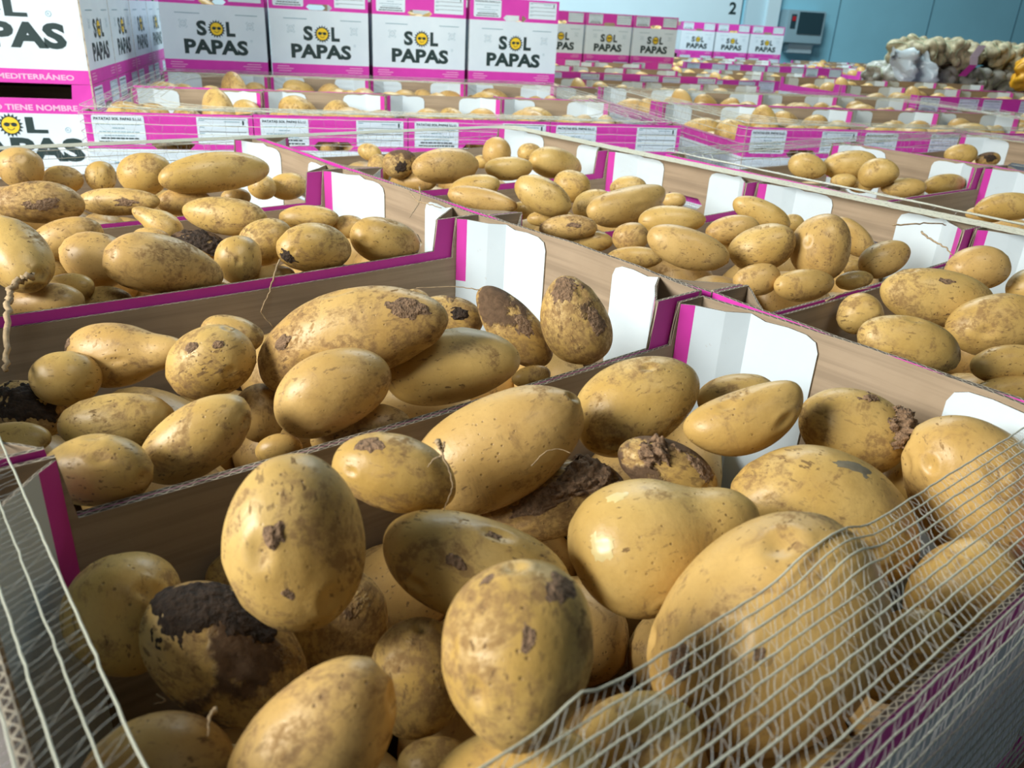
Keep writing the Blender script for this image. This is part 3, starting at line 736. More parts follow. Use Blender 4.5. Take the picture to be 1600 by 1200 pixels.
SIM = [
[(0.1879, 0.0332, -0.0101, 0.977, -0.121, -0.16, 0.069, 0.051, 0.034, 0.031),
(0.235, 0.1133, -0.023, 0.759, -0.492, 0.254, -0.343, 0.062, 0.044, 0.038),
(0.2511, 0.4431, -0.0267, 0.766, -0.091, 0.137, 0.622, 0.045, 0.032, 0.028),
(0.0714, 0.1674, -0.027, 0.764, -0.506, 0.388, -0.101, 0.047, 0.032, 0.029),
(0.1468, 0.3108, -0.0298, 0.055, 0.755, 0.501, -0.419, 0.045, 0.033, 0.032),
(0.1682, 0.4449, -0.0307, 0.478, -0.299, -0.307, 0.767, 0.044, 0.028, 0.025),
(0.0722, 0.0266, -0.0312, 0.914, 0.094, 0.374, -0.123, 0.045, 0.027, 0.027),
(0.2497, 0.3066, -0.0336, 0.582, -0.099, -0.267, -0.762, 0.05, 0.031, 0.029),
(0.1085, 0.0868, -0.0351, 0.02, 0.821, -0.487, 0.297, 0.056, 0.04, 0.036),
(0.0309, 0.1185, -0.0363, 0.661, -0.023, -0.644, -0.385, 0.053, 0.032, 0.03),
(0.208, 0.3474, -0.0367, 0.538, 0.079, -0.404, -0.735, 0.046, 0.029, 0.025),
(0.2502, 0.0302, -0.0381, 0.565, 0.665, -0.461, 0.16, 0.045, 0.029, 0.025),
(0.2446, 0.2353, -0.04, 0.814, 0.408, -0.351, 0.218, 0.046, 0.033, 0.029),
(0.0264, 0.3885, -0.0453, 0.631, 0.262, 0.253, 0.685, 0.04, 0.028, 0.024),
(0.0854, 0.2728, -0.0456, 0.022, 0.665, 0.745, 0.041, 0.053, 0.041, 0.036),
(0.1524, 0.3755, -0.0462, 0.218, 0.245, -0.334, 0.884, 0.049, 0.029, 0.025),
(0.0716, 0.4005, -0.0469, 0.371, -0.763, 0.42, -0.322, 0.033, 0.022, 0.02),
(0.044, 0.3323, -0.048, 0.614, 0.649, 0.424, -0.148, 0.038, 0.024, 0.021),
(0.1783, 0.214, -0.0508, 0.121, 0.957, -0.203, -0.167, 0.041, 0.031, 0.028),
(0.1333, 0.1652, -0.0566, 0.553, 0.536, -0.191, -0.608, 0.051, 0.03, 0.029),
(0.1896, 0.2757, -0.0748, 0.305, 0.46, 0.0, -0.834, 0.052, 0.038, 0.036),
(0.1812, 0.0777, -0.0753, 0.803, 0.224, -0.091, -0.545, 0.058, 0.046, 0.045),
(0.1176, 0.4323, -0.0761, 0.85, -0.02, 0.237, -0.47, 0.057, 0.045, 0.042),
(0.0287, 0.1815, -0.0763, 0.704, 0.286, -0.361, 0.54, 0.049, 0.029, 0.028),
(0.2535, 0.1822, -0.0786, 0.671, -0.122, 0.689, 0.244, 0.042, 0.033, 0.029),
(0.2102, 0.4304, -0.08, 0.603, -0.04, -0.063, -0.795, 0.057, 0.041, 0.04),
(0.0395, 0.0565, -0.0811, 0.712, 0.304, 0.34, 0.534, 0.055, 0.041, 0.038),
(0.2056, 0.1514, -0.0836, 0.713, 0.476, 0.338, -0.388, 0.04, 0.029, 0.026),
(0.1013, 0.3586, -0.0861, 0.386, 0.874, -0.005, -0.296, 0.048, 0.028, 0.027),
(0.0381, 0.4393, -0.0875, 0.838, 0.041, 0.052, -0.542, 0.049, 0.035, 0.033),
(0.1149, 0.0405, -0.0884, 0.382, 0.205, 0.6, 0.672, 0.046, 0.033, 0.032),
(0.0314, 0.2963, -0.0889, 0.776, 0.02, -0.087, -0.624, 0.041, 0.032, 0.031),
(0.2432, 0.3604, -0.0893, 0.906, -0.054, 0.041, 0.417, 0.048, 0.033, 0.031),
(0.2543, 0.2796, -0.0897, 0.549, 0.42, 0.469, 0.55, 0.046, 0.031, 0.029),
(0.0788, 0.1498, -0.0907, 0.828, -0.206, -0.178, 0.49, 0.048, 0.032, 0.029),
(0.1265, 0.2186, -0.0911, 0.145, 0.023, -0.089, -0.985, 0.041, 0.031, 0.029),
(0.254, 0.1083, -0.0921, 0.736, 0.177, 0.211, 0.619, 0.046, 0.03, 0.028),
(0.0459, 0.231, -0.0935, 0.969, 0.226, -0.099, -0.001, 0.046, 0.028, 0.025),
(0.0342, 0.3644, -0.0944, 0.882, -0.325, 0.176, -0.293, 0.04, 0.026, 0.025),
(0.1641, 0.3358, -0.095, 0.522, -0.25, 0.254, -0.775, 0.037, 0.026, 0.025),
(0.1239, 0.2766, -0.0956, 0.081, -0.337, 0.893, -0.288, 0.034, 0.025, 0.024),
(0.2523, 0.0297, -0.0969, 0.951, 0.087, -0.046, -0.292, 0.034, 0.024, 0.023),
(0.1685, 0.1821, -0.0974, 0.797, 0.449, 0.13, 0.383, 0.037, 0.023, 0.023),
(0.1147, 0.107, -0.0977, 0.087, 0.959, 0.267, 0.041, 0.037, 0.023, 0.023),
(0.2209, 0.2255, -0.0985, 0.093, 0.094, -0.944, -0.301, 0.029, 0.022, 0.022),
(0.0906, 0.3087, -0.0991, 0.933, 0.259, 0.115, 0.222, 0.032, 0.022, 0.021)],
[(0.2264, 0.0478, 0.0318, 0.956, -0.065, -0.053, 0.282, 0.062, 0.042, 0.04),
(0.0543, 0.0873, 0.0199, 0.259, -0.167, 0.479, 0.822, 0.058, 0.046, 0.046),
(0.236, 0.2343, -0.0154, 0.162, -0.108, 0.968, 0.158, 0.051, 0.037, 0.033),
(0.0378, 0.0265, -0.0168, 0.155, -0.069, 0.728, 0.664, 0.04, 0.029, 0.027),
(0.1113, 0.3755, -0.0182, 0.441, -0.084, 0.632, -0.632, 0.058, 0.037, 0.037),
(0.1044, 0.1886, -0.0184, 0.723, -0.04, -0.191, 0.662, 0.06, 0.037, 0.036),
(0.1176, 0.0343, -0.0248, 0.819, 0.408, -0.395, -0.087, 0.043, 0.033, 0.033),
(0.1432, 0.2759, -0.026, 0.296, 0.159, -0.006, 0.942, 0.054, 0.042, 0.041),
(0.1921, 0.355, -0.0272, 0.156, 0.947, 0.178, 0.216, 0.063, 0.042, 0.037),
(0.0424, 0.4434, -0.0274, 0.437, -0.32, 0.328, 0.774, 0.053, 0.041, 0.037),
(0.1878, 0.0819, -0.0316, 0.712, 0.461, 0.03, 0.529, 0.06, 0.047, 0.041),
(0.2184, 0.4443, -0.0339, 0.946, -0.066, 0.087, 0.304, 0.051, 0.037, 0.033),
(0.236, 0.3009, -0.0398, 0.953, 0.101, 0.131, 0.254, 0.055, 0.032, 0.03),
(0.0275, 0.3792, -0.0412, 0.478, -0.51, -0.027, 0.715, 0.037, 0.028, 0.026),
(0.0404, 0.2, -0.0428, 0.435, 0.141, -0.356, -0.815, 0.043, 0.033, 0.032),
(0.0504, 0.2775, -0.0442, 0.623, 0.759, 0.116, 0.153, 0.052, 0.037, 0.036),
(0.0845, 0.1038, -0.0501, 0.122, 0.247, 0.894, 0.353, 0.046, 0.037, 0.033),
(0.2422, 0.1803, -0.0503, 0.913, -0.387, -0.129, -0.033, 0.042, 0.032, 0.029),
(0.2562, 0.393, -0.0512, 0.668, -0.624, 0.184, -0.362, 0.033, 0.022, 0.022),
(0.2561, 0.066, -0.054, 0.698, -0.168, -0.051, -0.695, 0.043, 0.027, 0.026),
(0.067, 0.4024, -0.0659, 0.733, -0.535, 0.097, -0.409, 0.034, 0.022, 0.022),
(0.1284, 0.2231, -0.0673, 0.223, 0.023, -0.283, -0.933, 0.041, 0.024, 0.021),
(0.1559, 0.1557, -0.0767, 0.845, -0.155, -0.055, 0.509, 0.064, 0.049, 0.042),
(0.0932, 0.4522, -0.0772, 0.878, -0.262, -0.355, -0.187, 0.052, 0.035, 0.031),
(0.0489, 0.0374, -0.0801, 0.62, 0.741, 0.019, 0.257, 0.054, 0.037, 0.035),
(0.1402, 0.3952, -0.0837, 0.006, 0.035, -0.182, -0.983, 0.053, 0.037, 0.036),
(0.052, 0.341, -0.0848, 0.161, 0.031, -0.084, -0.983, 0.055, 0.04, 0.036),
(0.2334, 0.233, -0.0852, 0.197, -0.017, 0.449, -0.872, 0.054, 0.037, 0.033),
(0.1325, 0.0341, -0.0862, 0.306, -0.169, 0.244, 0.905, 0.047, 0.032, 0.029),
(0.2391, 0.3533, -0.0862, 0.633, -0.766, 0.101, 0.05, 0.044, 0.035, 0.035),
(0.2376, 0.1278, -0.0877, 0.95, 0.065, 0.109, 0.286, 0.051, 0.035, 0.031),
(0.2182, 0.0312, -0.088, 0.11, -0.112, 0.053, 0.986, 0.041, 0.032, 0.031),
(0.0764, 0.1598, -0.0883, 0.634, 0.314, 0.059, 0.704, 0.041, 0.032, 0.03),
(0.2542, 0.4375, -0.0912, 0.618, 0.224, 0.19, 0.729, 0.048, 0.03, 0.029),
(0.1942, 0.4465, -0.0917, 0.684, 0.498, -0.394, -0.359, 0.042, 0.029, 0.029),
(0.0314, 0.1067, -0.0923, 0.866, 0.014, 0.076, -0.493, 0.038, 0.029, 0.028),
(0.2113, 0.2914, -0.0925, 0.992, -0.029, 0.059, 0.108, 0.044, 0.03, 0.028),
(0.1006, 0.2551, -0.0934, 0.173, -0.897, 0.364, 0.182, 0.037, 0.026, 0.024),
(0.0506, 0.2353, -0.0935, 0.304, 0.137, 0.612, 0.717, 0.04, 0.027, 0.024),
(0.1579, 0.3345, -0.0949, 0.954, -0.249, -0.005, -0.165, 0.038, 0.028, 0.025),
(0.0251, 0.1793, -0.0952, 0.695, 0.293, 0.183, 0.63, 0.04, 0.027, 0.023),
(0.0241, 0.4097, -0.0959, 0.719, 0.255, -0.147, -0.63, 0.033, 0.025, 0.025),
(0.1136, 0.3017, -0.0979, 0.455, -0.878, 0.082, -0.122, 0.035, 0.023, 0.022),
(0.1737, 0.0776, -0.0987, 0.642, -0.225, 0.18, -0.71, 0.036, 0.022, 0.021),
(0.1585, 0.2579, -0.0989, 0.954, 0.096, -0.011, -0.284, 0.033, 0.022, 0.021),
(0.26, 0.0679, -0.1008, 0.059, -0.586, -0.806, 0.064, 0.032, 0.022, 0.019)],
[(0.0473, 0.0966, 0.015, 0.317, 0.605, -0.704, 0.192, 0.064, 0.048, 0.045),
(0.2399, 0.125, -0.0019, 0.531, 0.16, -0.074, -0.829, 0.061, 0.04, 0.038),
(0.0479, 0.1823, -0.0065, 0.995, -0.079, 0.018, -0.065, 0.045, 0.032, 0.032),
(0.0798, 0.4471, -0.0086, 0.204, -0.197, -0.117, -0.952, 0.053, 0.036, 0.034),
(0.208, 0.2175, -0.0163, 0.389, 0.023, 0.623, 0.678, 0.049, 0.039, 0.037),
(0.1656, 0.4454, -0.0215, 0.513, -0.63, -0.032, -0.582, 0.05, 0.037, 0.034),
(0.1897, 0.3616, -0.0232, 0.856, 0.081, 0.074, 0.505, 0.058, 0.041, 0.04),
(0.2558, 0.2593, -0.024, 0.096, 0.58, 0.461, 0.665, 0.036, 0.028, 0.027),
(0.1236, 0.1188, -0.0244, 0.21, 0.812, 0.542, 0.041, 0.044, 0.03, 0.029),
(0.1851, 0.0349, -0.0277, 0.271, -0.397, -0.862, 0.159, 0.039, 0.027, 0.025),
(0.1302, 0.2523, -0.0277, 0.945, 0.239, 0.154, 0.165, 0.05, 0.038, 0.032),
(0.0369, 0.2456, -0.0373, 0.796, 0.057, 0.129, -0.588, 0.049, 0.036, 0.032),
(0.0606, 0.0406, -0.0392, 0.474, -0.195, 0.273, -0.814, 0.045, 0.031, 0.027),
(0.125, 0.0426, -0.0415, 0.629, 0.129, 0.566, 0.517, 0.049, 0.031, 0.031),
(0.1069, 0.3845, -0.043, 0.957, -0.081, 0.022, 0.278, 0.059, 0.045, 0.04),
(0.2508, 0.331, -0.0441, 0.455, 0.031, -0.846, -0.277, 0.043, 0.028, 0.025),
(0.264, 0.4542, -0.0453, 0.45, -0.589, -0.36, 0.567, 0.033, 0.022, 0.019),
(0.2065, 0.1585, -0.0477, 0.894, 0.282, -0.171, 0.303, 0.036, 0.025, 0.024),
(0.0307, 0.4136, -0.0479, 0.604, 0.209, -0.155, 0.753, 0.045, 0.031, 0.027),
(0.0271, 0.3238, -0.0489, 0.769, 0.267, -0.215, -0.54, 0.038, 0.027, 0.025),
(0.0843, 0.301, -0.0538, 0.167, 0.193, 0.933, 0.252, 0.035, 0.022, 0.02),
(0.2548, 0.3908, -0.0546, 0.834, -0.085, 0.4, -0.371, 0.041, 0.028, 0.024),
(0.2473, 0.0263, -0.0571, 0.184, 0.228, -0.456, 0.84, 0.039, 0.029, 0.026),
(0.0816, 0.1773, -0.0579, 0.71, 0.298, 0.575, 0.277, 0.035, 0.023, 0.02),
(0.2128, 0.4607, -0.0582, 0.82, -0.433, -0.35, -0.136, 0.036, 0.025, 0.024),
(0.1692, 0.1006, -0.0684, 0.748, -0.127, -0.565, -0.325, 0.055, 0.04, 0.034),
(0.1437, 0.1799, -0.0743, 0.768, 0.386, -0.055, 0.509, 0.057, 0.043, 0.042),
(0.2286, 0.2801, -0.0765, 0.954, 0.093, 0.277, 0.07, 0.06, 0.039, 0.036),
(0.0701, 0.1096, -0.0783, 0.953, 0.262, 0.014, -0.149, 0.06, 0.047, 0.041),
(0.2437, 0.1033, -0.08, 0.602, -0.288, -0.35, 0.658, 0.06, 0.042, 0.038),
(0.1402, 0.3034, -0.0838, 0.53, 0.075, 0.033, 0.844, 0.057, 0.039, 0.036),
(0.1855, 0.4086, -0.0841, 0.721, 0.335, -0.281, 0.538, 0.04, 0.031, 0.031),
(0.2337, 0.2025, -0.0844, 0.179, -0.071, -0.011, 0.981, 0.053, 0.04, 0.036),
(0.0902, 0.2459, -0.0848, 0.836, -0.043, 0.077, -0.541, 0.047, 0.037, 0.036),
(0.1779, 0.033, -0.0864, 0.015, 0.048, -0.888, -0.458, 0.049, 0.035, 0.033),
(0.0363, 0.1885, -0.0873, 0.832, -0.256, 0.032, 0.491, 0.044, 0.034, 0.032),
(0.0292, 0.0427, -0.0875, 0.537, 0.595, -0.178, -0.571, 0.04, 0.031, 0.028),
(0.2123, 0.35, -0.0894, 0.378, 0.13, -0.453, -0.797, 0.051, 0.031, 0.031),
(0.0477, 0.4536, -0.0894, 0.957, -0.274, -0.069, 0.059, 0.047, 0.032, 0.031),
(0.0577, 0.3462, -0.0904, 0.874, -0.229, 0.154, -0.4, 0.046, 0.032, 0.029),
(0.0288, 0.2792, -0.0914, 0.613, -0.221, 0.184, -0.736, 0.044, 0.03, 0.029),
(0.142, 0.4563, -0.0918, 0.993, 0.087, 0.029, 0.077, 0.049, 0.029, 0.028),
(0.2479, 0.4391, -0.0921, 0.834, -0.074, -0.046, 0.544, 0.05, 0.032, 0.028),
(0.0989, 0.0366, -0.0962, 0.89, -0.064, -0.055, 0.449, 0.036, 0.028, 0.024),
(0.0942, 0.4135, -0.0985, 0.286, 0.957, -0.0, 0.047, 0.035, 0.022, 0.022),
(0.1279, 0.378, -0.1002, 0.047, -0.359, 0.93, -0.072, 0.036, 0.022, 0.02)],
[(0.0711, 0.0516, 0.0127, 0.273, -0.474, 0.527, -0.65, 0.057, 0.043, 0.038),
(0.1896, 0.3637, 0.0124, 0.485, 0.473, -0.254, -0.69, 0.062, 0.047, 0.041),
(0.2018, 0.2707, 0.0024, 0.596, 0.182, -0.575, 0.53, 0.057, 0.035, 0.03),
(0.05, 0.1439, -0.0035, 0.093, 0.135, -0.174, 0.971, 0.052, 0.04, 0.038),
(0.1618, 0.0722, -0.0089, 0.537, -0.543, -0.068, 0.642, 0.053, 0.039, 0.037),
(0.2504, 0.4383, -0.0126, 0.624, 0.176, 0.244, 0.721, 0.047, 0.035, 0.03),
(0.0466, 0.3322, -0.0158, 0.12, 0.959, -0.219, 0.136, 0.052, 0.032, 0.031),
(0.2355, 0.1074, -0.0162, 0.264, -0.005, -0.956, 0.125, 0.053, 0.031, 0.027),
(0.0874, 0.2389, -0.0243, 0.119, -0.913, 0.319, -0.225, 0.037, 0.028, 0.027),
(0.1402, 0.296, -0.0244, 0.196, 0.184, 0.065, 0.961, 0.045, 0.031, 0.03),
(0.1534, 0.2195, -0.0273, 0.761, -0.248, 0.139, 0.584, 0.053, 0.036, 0.035),
(0.1221, 0.3738, -0.032, 0.479, 0.415, -0.765, 0.112, 0.045, 0.03, 0.028),
(0.2286, 0.0394, -0.0355, 0.1, -0.972, -0.079, -0.198, 0.057, 0.04, 0.034),
(0.2458, 0.3265, -0.0376, 0.64, -0.078, 0.081, -0.76, 0.057, 0.038, 0.034),
(0.2309, 0.1661, -0.0388, 0.273, 0.148, -0.406, 0.86, 0.048, 0.036, 0.032),
(0.0368, 0.2071, -0.0392, 0.406, 0.262, 0.098, 0.87, 0.045, 0.035, 0.033),
(0.2543, 0.2367, -0.0398, 0.212, -0.624, 0.391, -0.643, 0.048, 0.032, 0.028),
(0.0216, 0.433, -0.0407, 0.757, 0.074, -0.127, -0.637, 0.035, 0.022, 0.02),
(0.1089, 0.1074, -0.0421, 0.387, 0.342, -0.271, -0.812, 0.048, 0.031, 0.03),
(0.0392, 0.278, -0.0433, 0.974, 0.03, -0.004, 0.225, 0.043, 0.027, 0.026),
(0.0645, 0.3848, -0.0468, 0.006, 0.356, 0.144, 0.923, 0.044, 0.029, 0.026),
(0.0625, 0.4488, -0.0532, 0.513, -0.232, -0.211, 0.799, 0.039, 0.025, 0.024),
(0.2125, 0.4205, -0.0571, 0.798, 0.297, 0.428, 0.303, 0.053, 0.034, 0.031),
(0.0373, 0.0985, -0.0601, 0.551, -0.364, -0.17, -0.731, 0.057, 0.038, 0.035),
(0.0973, 0.3245, -0.0658, 0.529, 0.494, 0.151, -0.673, 0.043, 0.028, 0.027),
(0.1407, 0.0404, -0.0749, 0.101, -0.281, -0.014, -0.954, 0.059, 0.041, 0.037),
(0.1749, 0.3425, -0.077, 0.231, -0.021, -0.089, -0.969, 0.056, 0.044, 0.044),
(0.1376, 0.442, -0.0776, 0.088, 0.07, -0.947, -0.302, 0.056, 0.045, 0.042),
(0.1645, 0.1649, -0.0782, 0.623, -0.203, -0.066, -0.753, 0.061, 0.041, 0.039),
(0.1102, 0.2088, -0.0782, 0.471, 0.573, 0.553, -0.38, 0.044, 0.027, 0.025),
(0.1245, 0.2638, -0.0782, 0.31, 0.196, -0.539, 0.758, 0.054, 0.032, 0.03),
(0.2053, 0.2587, -0.0837, 0.728, 0.24, 0.099, 0.634, 0.05, 0.04, 0.035),
(0.0367, 0.3309, -0.0844, 0.731, 0.25, 0.136, 0.62, 0.048, 0.038, 0.036),
(0.2168, 0.1007, -0.0851, 0.485, -0.05, 0.076, -0.87, 0.049, 0.038, 0.035),
(0.0885, 0.1536, -0.0875, 0.347, 0.22, 0.406, 0.816, 0.049, 0.034, 0.032),
(0.0311, 0.416, -0.0883, 0.769, 0.045, 0.174, 0.613, 0.042, 0.032, 0.031),
(0.0595, 0.2462, -0.0895, 0.647, -0.068, -0.061, 0.757, 0.044, 0.034, 0.031),
(0.2523, 0.1987, -0.0922, 0.638, -0.0, 0.076, -0.766, 0.044, 0.031, 0.028),
(0.0272, 0.04, -0.093, 0.701, 0.299, -0.342, -0.55, 0.041, 0.029, 0.026),
(0.2547, 0.0446, -0.0931, 0.544, 0.605, 0.489, 0.315, 0.047, 0.028, 0.025),
(0.0789, 0.0627, -0.0942, 0.789, -0.087, -0.035, 0.607, 0.041, 0.026, 0.026),
(0.2466, 0.3802, -0.0948, 0.067, 0.214, 0.969, 0.105, 0.04, 0.027, 0.025),
(0.0257, 0.1854, -0.0955, 0.713, -0.312, 0.314, -0.543, 0.042, 0.025, 0.024),
(0.2518, 0.3131, -0.0959, 0.494, 0.061, 0.076, 0.864, 0.042, 0.025, 0.024),
(0.2599, 0.4555, -0.0967, 0.622, 0.143, 0.176, 0.75, 0.03, 0.023, 0.023),
(0.1041, 0.3807, -0.0974, 0.895, 0.226, -0.139, -0.359, 0.039, 0.025, 0.022)]]
LABEL = {
'A1': 'tall egg-shaped potato standing upright with a flat mud smear',
'A2': 'potato with a thin pale root hanging off its right end',
'A3': 'long smooth clean potato leaning on the brown divider',
'A4': 'potato with one dark bean-shaped soil spot',
'A5': 'big upright oval potato with a brown scuffed shoulder, bottom centre',
'A6': 'clean potato cut off by the bottom edge, under the cords',
'A7': 'long speckled potato lying at the bottom edge, left of centre',
'A8': 'potato capped with dark wet soil',
'A9': 'plain round potato beside the white left flap',
'A10': 'potato in the bottom left corner behind pale cords',
'A11': 'shaded potato wedged below the upright mud-smeared one',
'A12': 'small half-dark potato left of the big upright oval one',
'A13': 'tiny potato deep in shadow left of the upright one',
'A14': 'pear-shaped shiny potato with two peeled pale spots',
'A15': 'largest potato, smooth and pale, partly under the cords',
'A16': 'broad potato with a grey scrape on top',
'A17': 'upright pale potato at the right edge, half under the cords',
'A18': 'clean kidney-shaped potato in front of the white flap',
'A19': 'oval potato against the pink corner strip',
'A20': 'potato showing only its back behind the kidney-shaped one',
'A21': 'potato with a crumbly soil lump, against the end wall',
'A22': 'little knobbly potato crusted with soil',
'A23': 'soil-covered potato left of the peeled one',
'A25': 'small potato peeping out beside the crumbly soil lump',
'A26': 'dimpled potato under the cords at the right edge',
'A28': 'potato under the cords right of the largest one',
'A29': 'small potato under the cords at the bottom, left of the largest',
'A30': 'potato at the bottom edge under the densest cords',
'A31': 'shadowed potato at the bottom edge left of the clean one',
'B1': 'pear-shaped potato with a narrow neck pointing right',
'B2': 'round potato with dark flecks beside the pear-shaped one',
'B3': 'potato tucked behind the round flecked one',
'B4': 'oval potato lying below the pear-shaped one',
'B5': 'pointed speckled potato leaning on the front divider',
'B6': 'potato next to the pink corner strip at left',
'B7': 'potato half black with wet soil at the left edge',
'B8': 'potato half hidden behind the pear-shaped one',
'B9': 'potato top showing above the white corner flap',
'B10': 'very large knobbly potato with soil specks, biggest',
'B11': 'egg-shaped potato in front of the biggest one',
'B12': 'smooth pale potato with small eyes, behind the divider',
'B13': 'potato with a black spot right of the biggest one',
'B14': 'tiny potato nub behind the biggest one',
'B15': 'rough brown potato leaning on the white flap',
'B16': 'upright potato with a soil-brown tip against the end wall',
'B17': 'brown-speckled potato just above the front divider',
'B18': 'shaded potato left of the egg-shaped one',
'B19': 'small potato top peeping over the divider at left',
'B20': 'potato sliver over the divider right of the pale one',
'C1': 'big blunt triangular potato near the front wall',
'C2': 'pinkish round potato left of the triangular one',
'C3': 'potato at the back behind the pinkish one',
'C4': 'shaded potato under the pinkish one',
'C5': 'slim potato with a pointed tip',
'C6': 'small potato just below the slim pointed one',
'C7': 'long potato against the back wall',
'C8': 'flattened potato in the far right corner',
'C9': 'potato between the small round and the long ones',
'C10': 'round potato with a root hanging from its left end',
'C11': 'small ball-like potato in the centre',
'C12': 'pinkish potato beside the right corner post',
'C13': 'little potato between the two right-hand ones',
'C14': 'potato clotted with dark soil behind the triangular one',
'C15': 'bulky potato cut by the left frame edge',
'C16': 'potato lying by the dried stem at left',
'C17': 'potato top between the stem and the triangular one',
'C18': 'potato low against the pink rim, left of the triangular one',
'C19': 'potato nub right of the triangular one at the rim',
'C20': 'potato deep between the ball-like and rooted ones',
'C21': 'potato sliver at the rim under the rooted one',
'K1': 'upright egg-shaped potato at the far left',
'K2': 'dark low potato right of the upright one',
'K3': 'small upright potato between two bigger ones',
'K4': 'rounded potato left of the long one',
'K5': 'very long potato lying along the back',
'K6': 'small potato under the end of the long one',
'K7': 'pinkish potato at the right wall',
'K8': 'large soil-smeared potato at the left edge',
'K9': 'flat long potato near the pink rim',
'K10': 'potato with a grey patch by the pink rim',
'K12': 'small shaded potato below the long one',
'G1': 'small potato at the far left corner',
'G2': 'shrivelled potato with a dark hollow',
'G3': 'large oval potato in the middle',
'G4': 'ball-like potato in front of the white flap',
'G5': 'shaded potato behind the pair',
'G6': 'pear-shaped potato on the right',
'G7': 'oval potato between the ball-like and pear-shaped ones',
'G8': 'low potato in front of the large oval one',
'G9': 'narrow potato at the left wall',
'G11': 'tiny potato right of the large oval one',
'F1': 'smooth tilted oval potato in the middle',
'F2': 'round potato upper right of the tilted one',
'F3': 'small potato below the round one',
'F4': 'large kidney-shaped potato',
'F5': 'potato peeping over the kidney-shaped one',
'F6': 'upper of two stacked potatoes at left',
'F7': 'lower of two stacked potatoes at left',
'F8': 'potato by the folded flap at left',
'F9': 'small dark potato below the tilted oval one',
'F12': 'low potato in front of the tilted one',
'F17': 'small potato right of the kidney-shaped one',
'F10': 'oval potato against the back wall, left',
'F11': 'long clean potato lying at left',
'F13': 'potato with a brown stain near the left wall',
'F14': 'low potato beside the left wall',
'F15': 'small knob-like potato left of the long clean one',
'F16': 'low potato by the folded left flap',
'D1': 'potato leaning against the back corner',
'D2': 'flat oval potato behind the centre one',
'D3': 'large rosy potato with a dark base',
'D4': 'tall waisted potato in the centre',
'D5': 'potato behind the tall waisted one',
'D6': 'teardrop potato near the right wall',
'D7': 'small round potato at the front, left',
'D8': 'flattened potato at the front',
'D9': 'little potato by the divider',
'D10': 'shaded potato behind the long clean one',
'D11': 'tiny potato right of the tall waisted one',
'D12': 'small potato behind the rosy one',
'E1': 'round potato with eyes against the white flap',
'E2': 'broad potato with a scratched brown mark',
'E3': 'small shaded potato in the left corner',
'E4': 'wide potato with a dirty lower edge',
'E5': 'big rounded potato at the right edge',
'E6': 'potato below the big rounded one',
'E7': 'potato low along the end wall',
'E8': 'potato cut off at the right edge, upper',
'H1': 'teardrop potato at the left',
'H2': 'largest potato, lying across the back',
'H3': 'ball-like potato in the middle',
'H4': 'low potato between the teardrop and ball-like ones',
'H5': 'knobbly potato near the front rim',
'H6': 'rounded potato near the right post',
'H7': 'small potato below the ball-like one',
'J1': 'rounded potato',
'J2': 'small dark potato',
'I1': 'large potato',
'I2': 'small flat potato left of the large one'}
CRATE_PHRASE = {'A': 'in the nearest crate', 'B': 'in the second-nearest crate', 'C': 'in the third left crate', 'K': 'in the fourth left crate', 'E': 'in the crate right of the nearest', 'D': 'in the middle crate', 'F': 'in the crate behind the middle one', 'G': 'just before the netted labelled row', 'H': 'in the netted right crate', 'J': 'behind the netted right crate', 'I': 'at the right frame edge'}
# patches: name -> [(u, v, radius, thickness, kind)]
PATCH = {
 'A1': [(-.22, -.22, .17, .0010, 's'), (.42, -.15, .09, .0003, 's')], 'A4': [(-.22, .02, .12, .0010, 's'), (.1, .72, .10, .0006, 's')],
 'A5': [(-.60, .35, .22, .0003, 's'), (-.55, -.52, .09, .0006, 's'), (.05, .12, .13, .0003, 's')], 'A8': [(-.6, .40, .62, .0010, 'w'), (-.1, .75, .40, .0010, 'w')], 'A21': [(.62, .50, .45, .0060, 'c'), (-.1, .88, .22, .0022, 'c')],
 'A22': [(-.45, .35, .45, .0042, 'c'), (.5, .4, .35, .0010, 's')], 'A23': [(.55, .45, .50, .0045, 'c'), (0, .1, .35, .0008, 's')],
 'A15': [(-.62, .37, .12, .0006, 's'), (-.15, -.05, .05, .0004, 's')], 'B7': [(.15, .1, .85, .0012, 'w')], 'B10': [(-.48, .35, .14, .0018, 'c'), (.80, .35, .26, .0008, 's')],
 'B13': [(.35, .25, .26, .0008, 'w')], 'B16': [(-.80, .1, .42, .0010, 's'), (.1, .70, .28, .0008, 's')], 'B15': [(.1, .4, .30, .0006, 's')],
 'B2': [(.1, .55, .15, .0008, 's'), (.55, .35, .12, .0006, 's')], 'C14': [(0, .2, .95, .0018, 'w')], 'C10': [(-.75, -.4, .32, .0010, 'w')], 'G2': [(.1, -.2, .42, .0012, 'w')], 'E2': [(-.1, .62, .14, .0004, 's')],
 'K8': [(.1, -.15, .30, .0005, 's')], 'K9': [(.3, 0, .3, .0005, 's')], 'A14': [(-.38, .72, .11, .0004, 'p'), (-.70, .13, .15, .0004, 'p')],
 'A16': [(-.08, .78, .17, .0003, 'g')], 'J2': [(0, .2, .5, .001, 'w')], 'F13': [(.2, .1, .22, .0005, 's')], 'B1': [(-.8, .3, .16, .0006, 's')], 'A2': [(-.5, .5, .25, .0004, 's')],
}
M_GREYSKIN = simple('grey_scrape', (0.23, 0.20, 0.13), .8, 200, .3)
PM = {'s': M_SOIL, 'd': M_DARKSOIL, 'w': M_DARKSOIL, 'c': M_SOIL, 'p': M_PEEL, 'g': M_GREYSKIN}
PN = {'s': 'soil_smear', 'd': 'soil_smear', 'w': 'wet_soil', 'c': 'soil_lump', 'p': 'peeled_patch', 'g': 'scrape'}
POT = {}
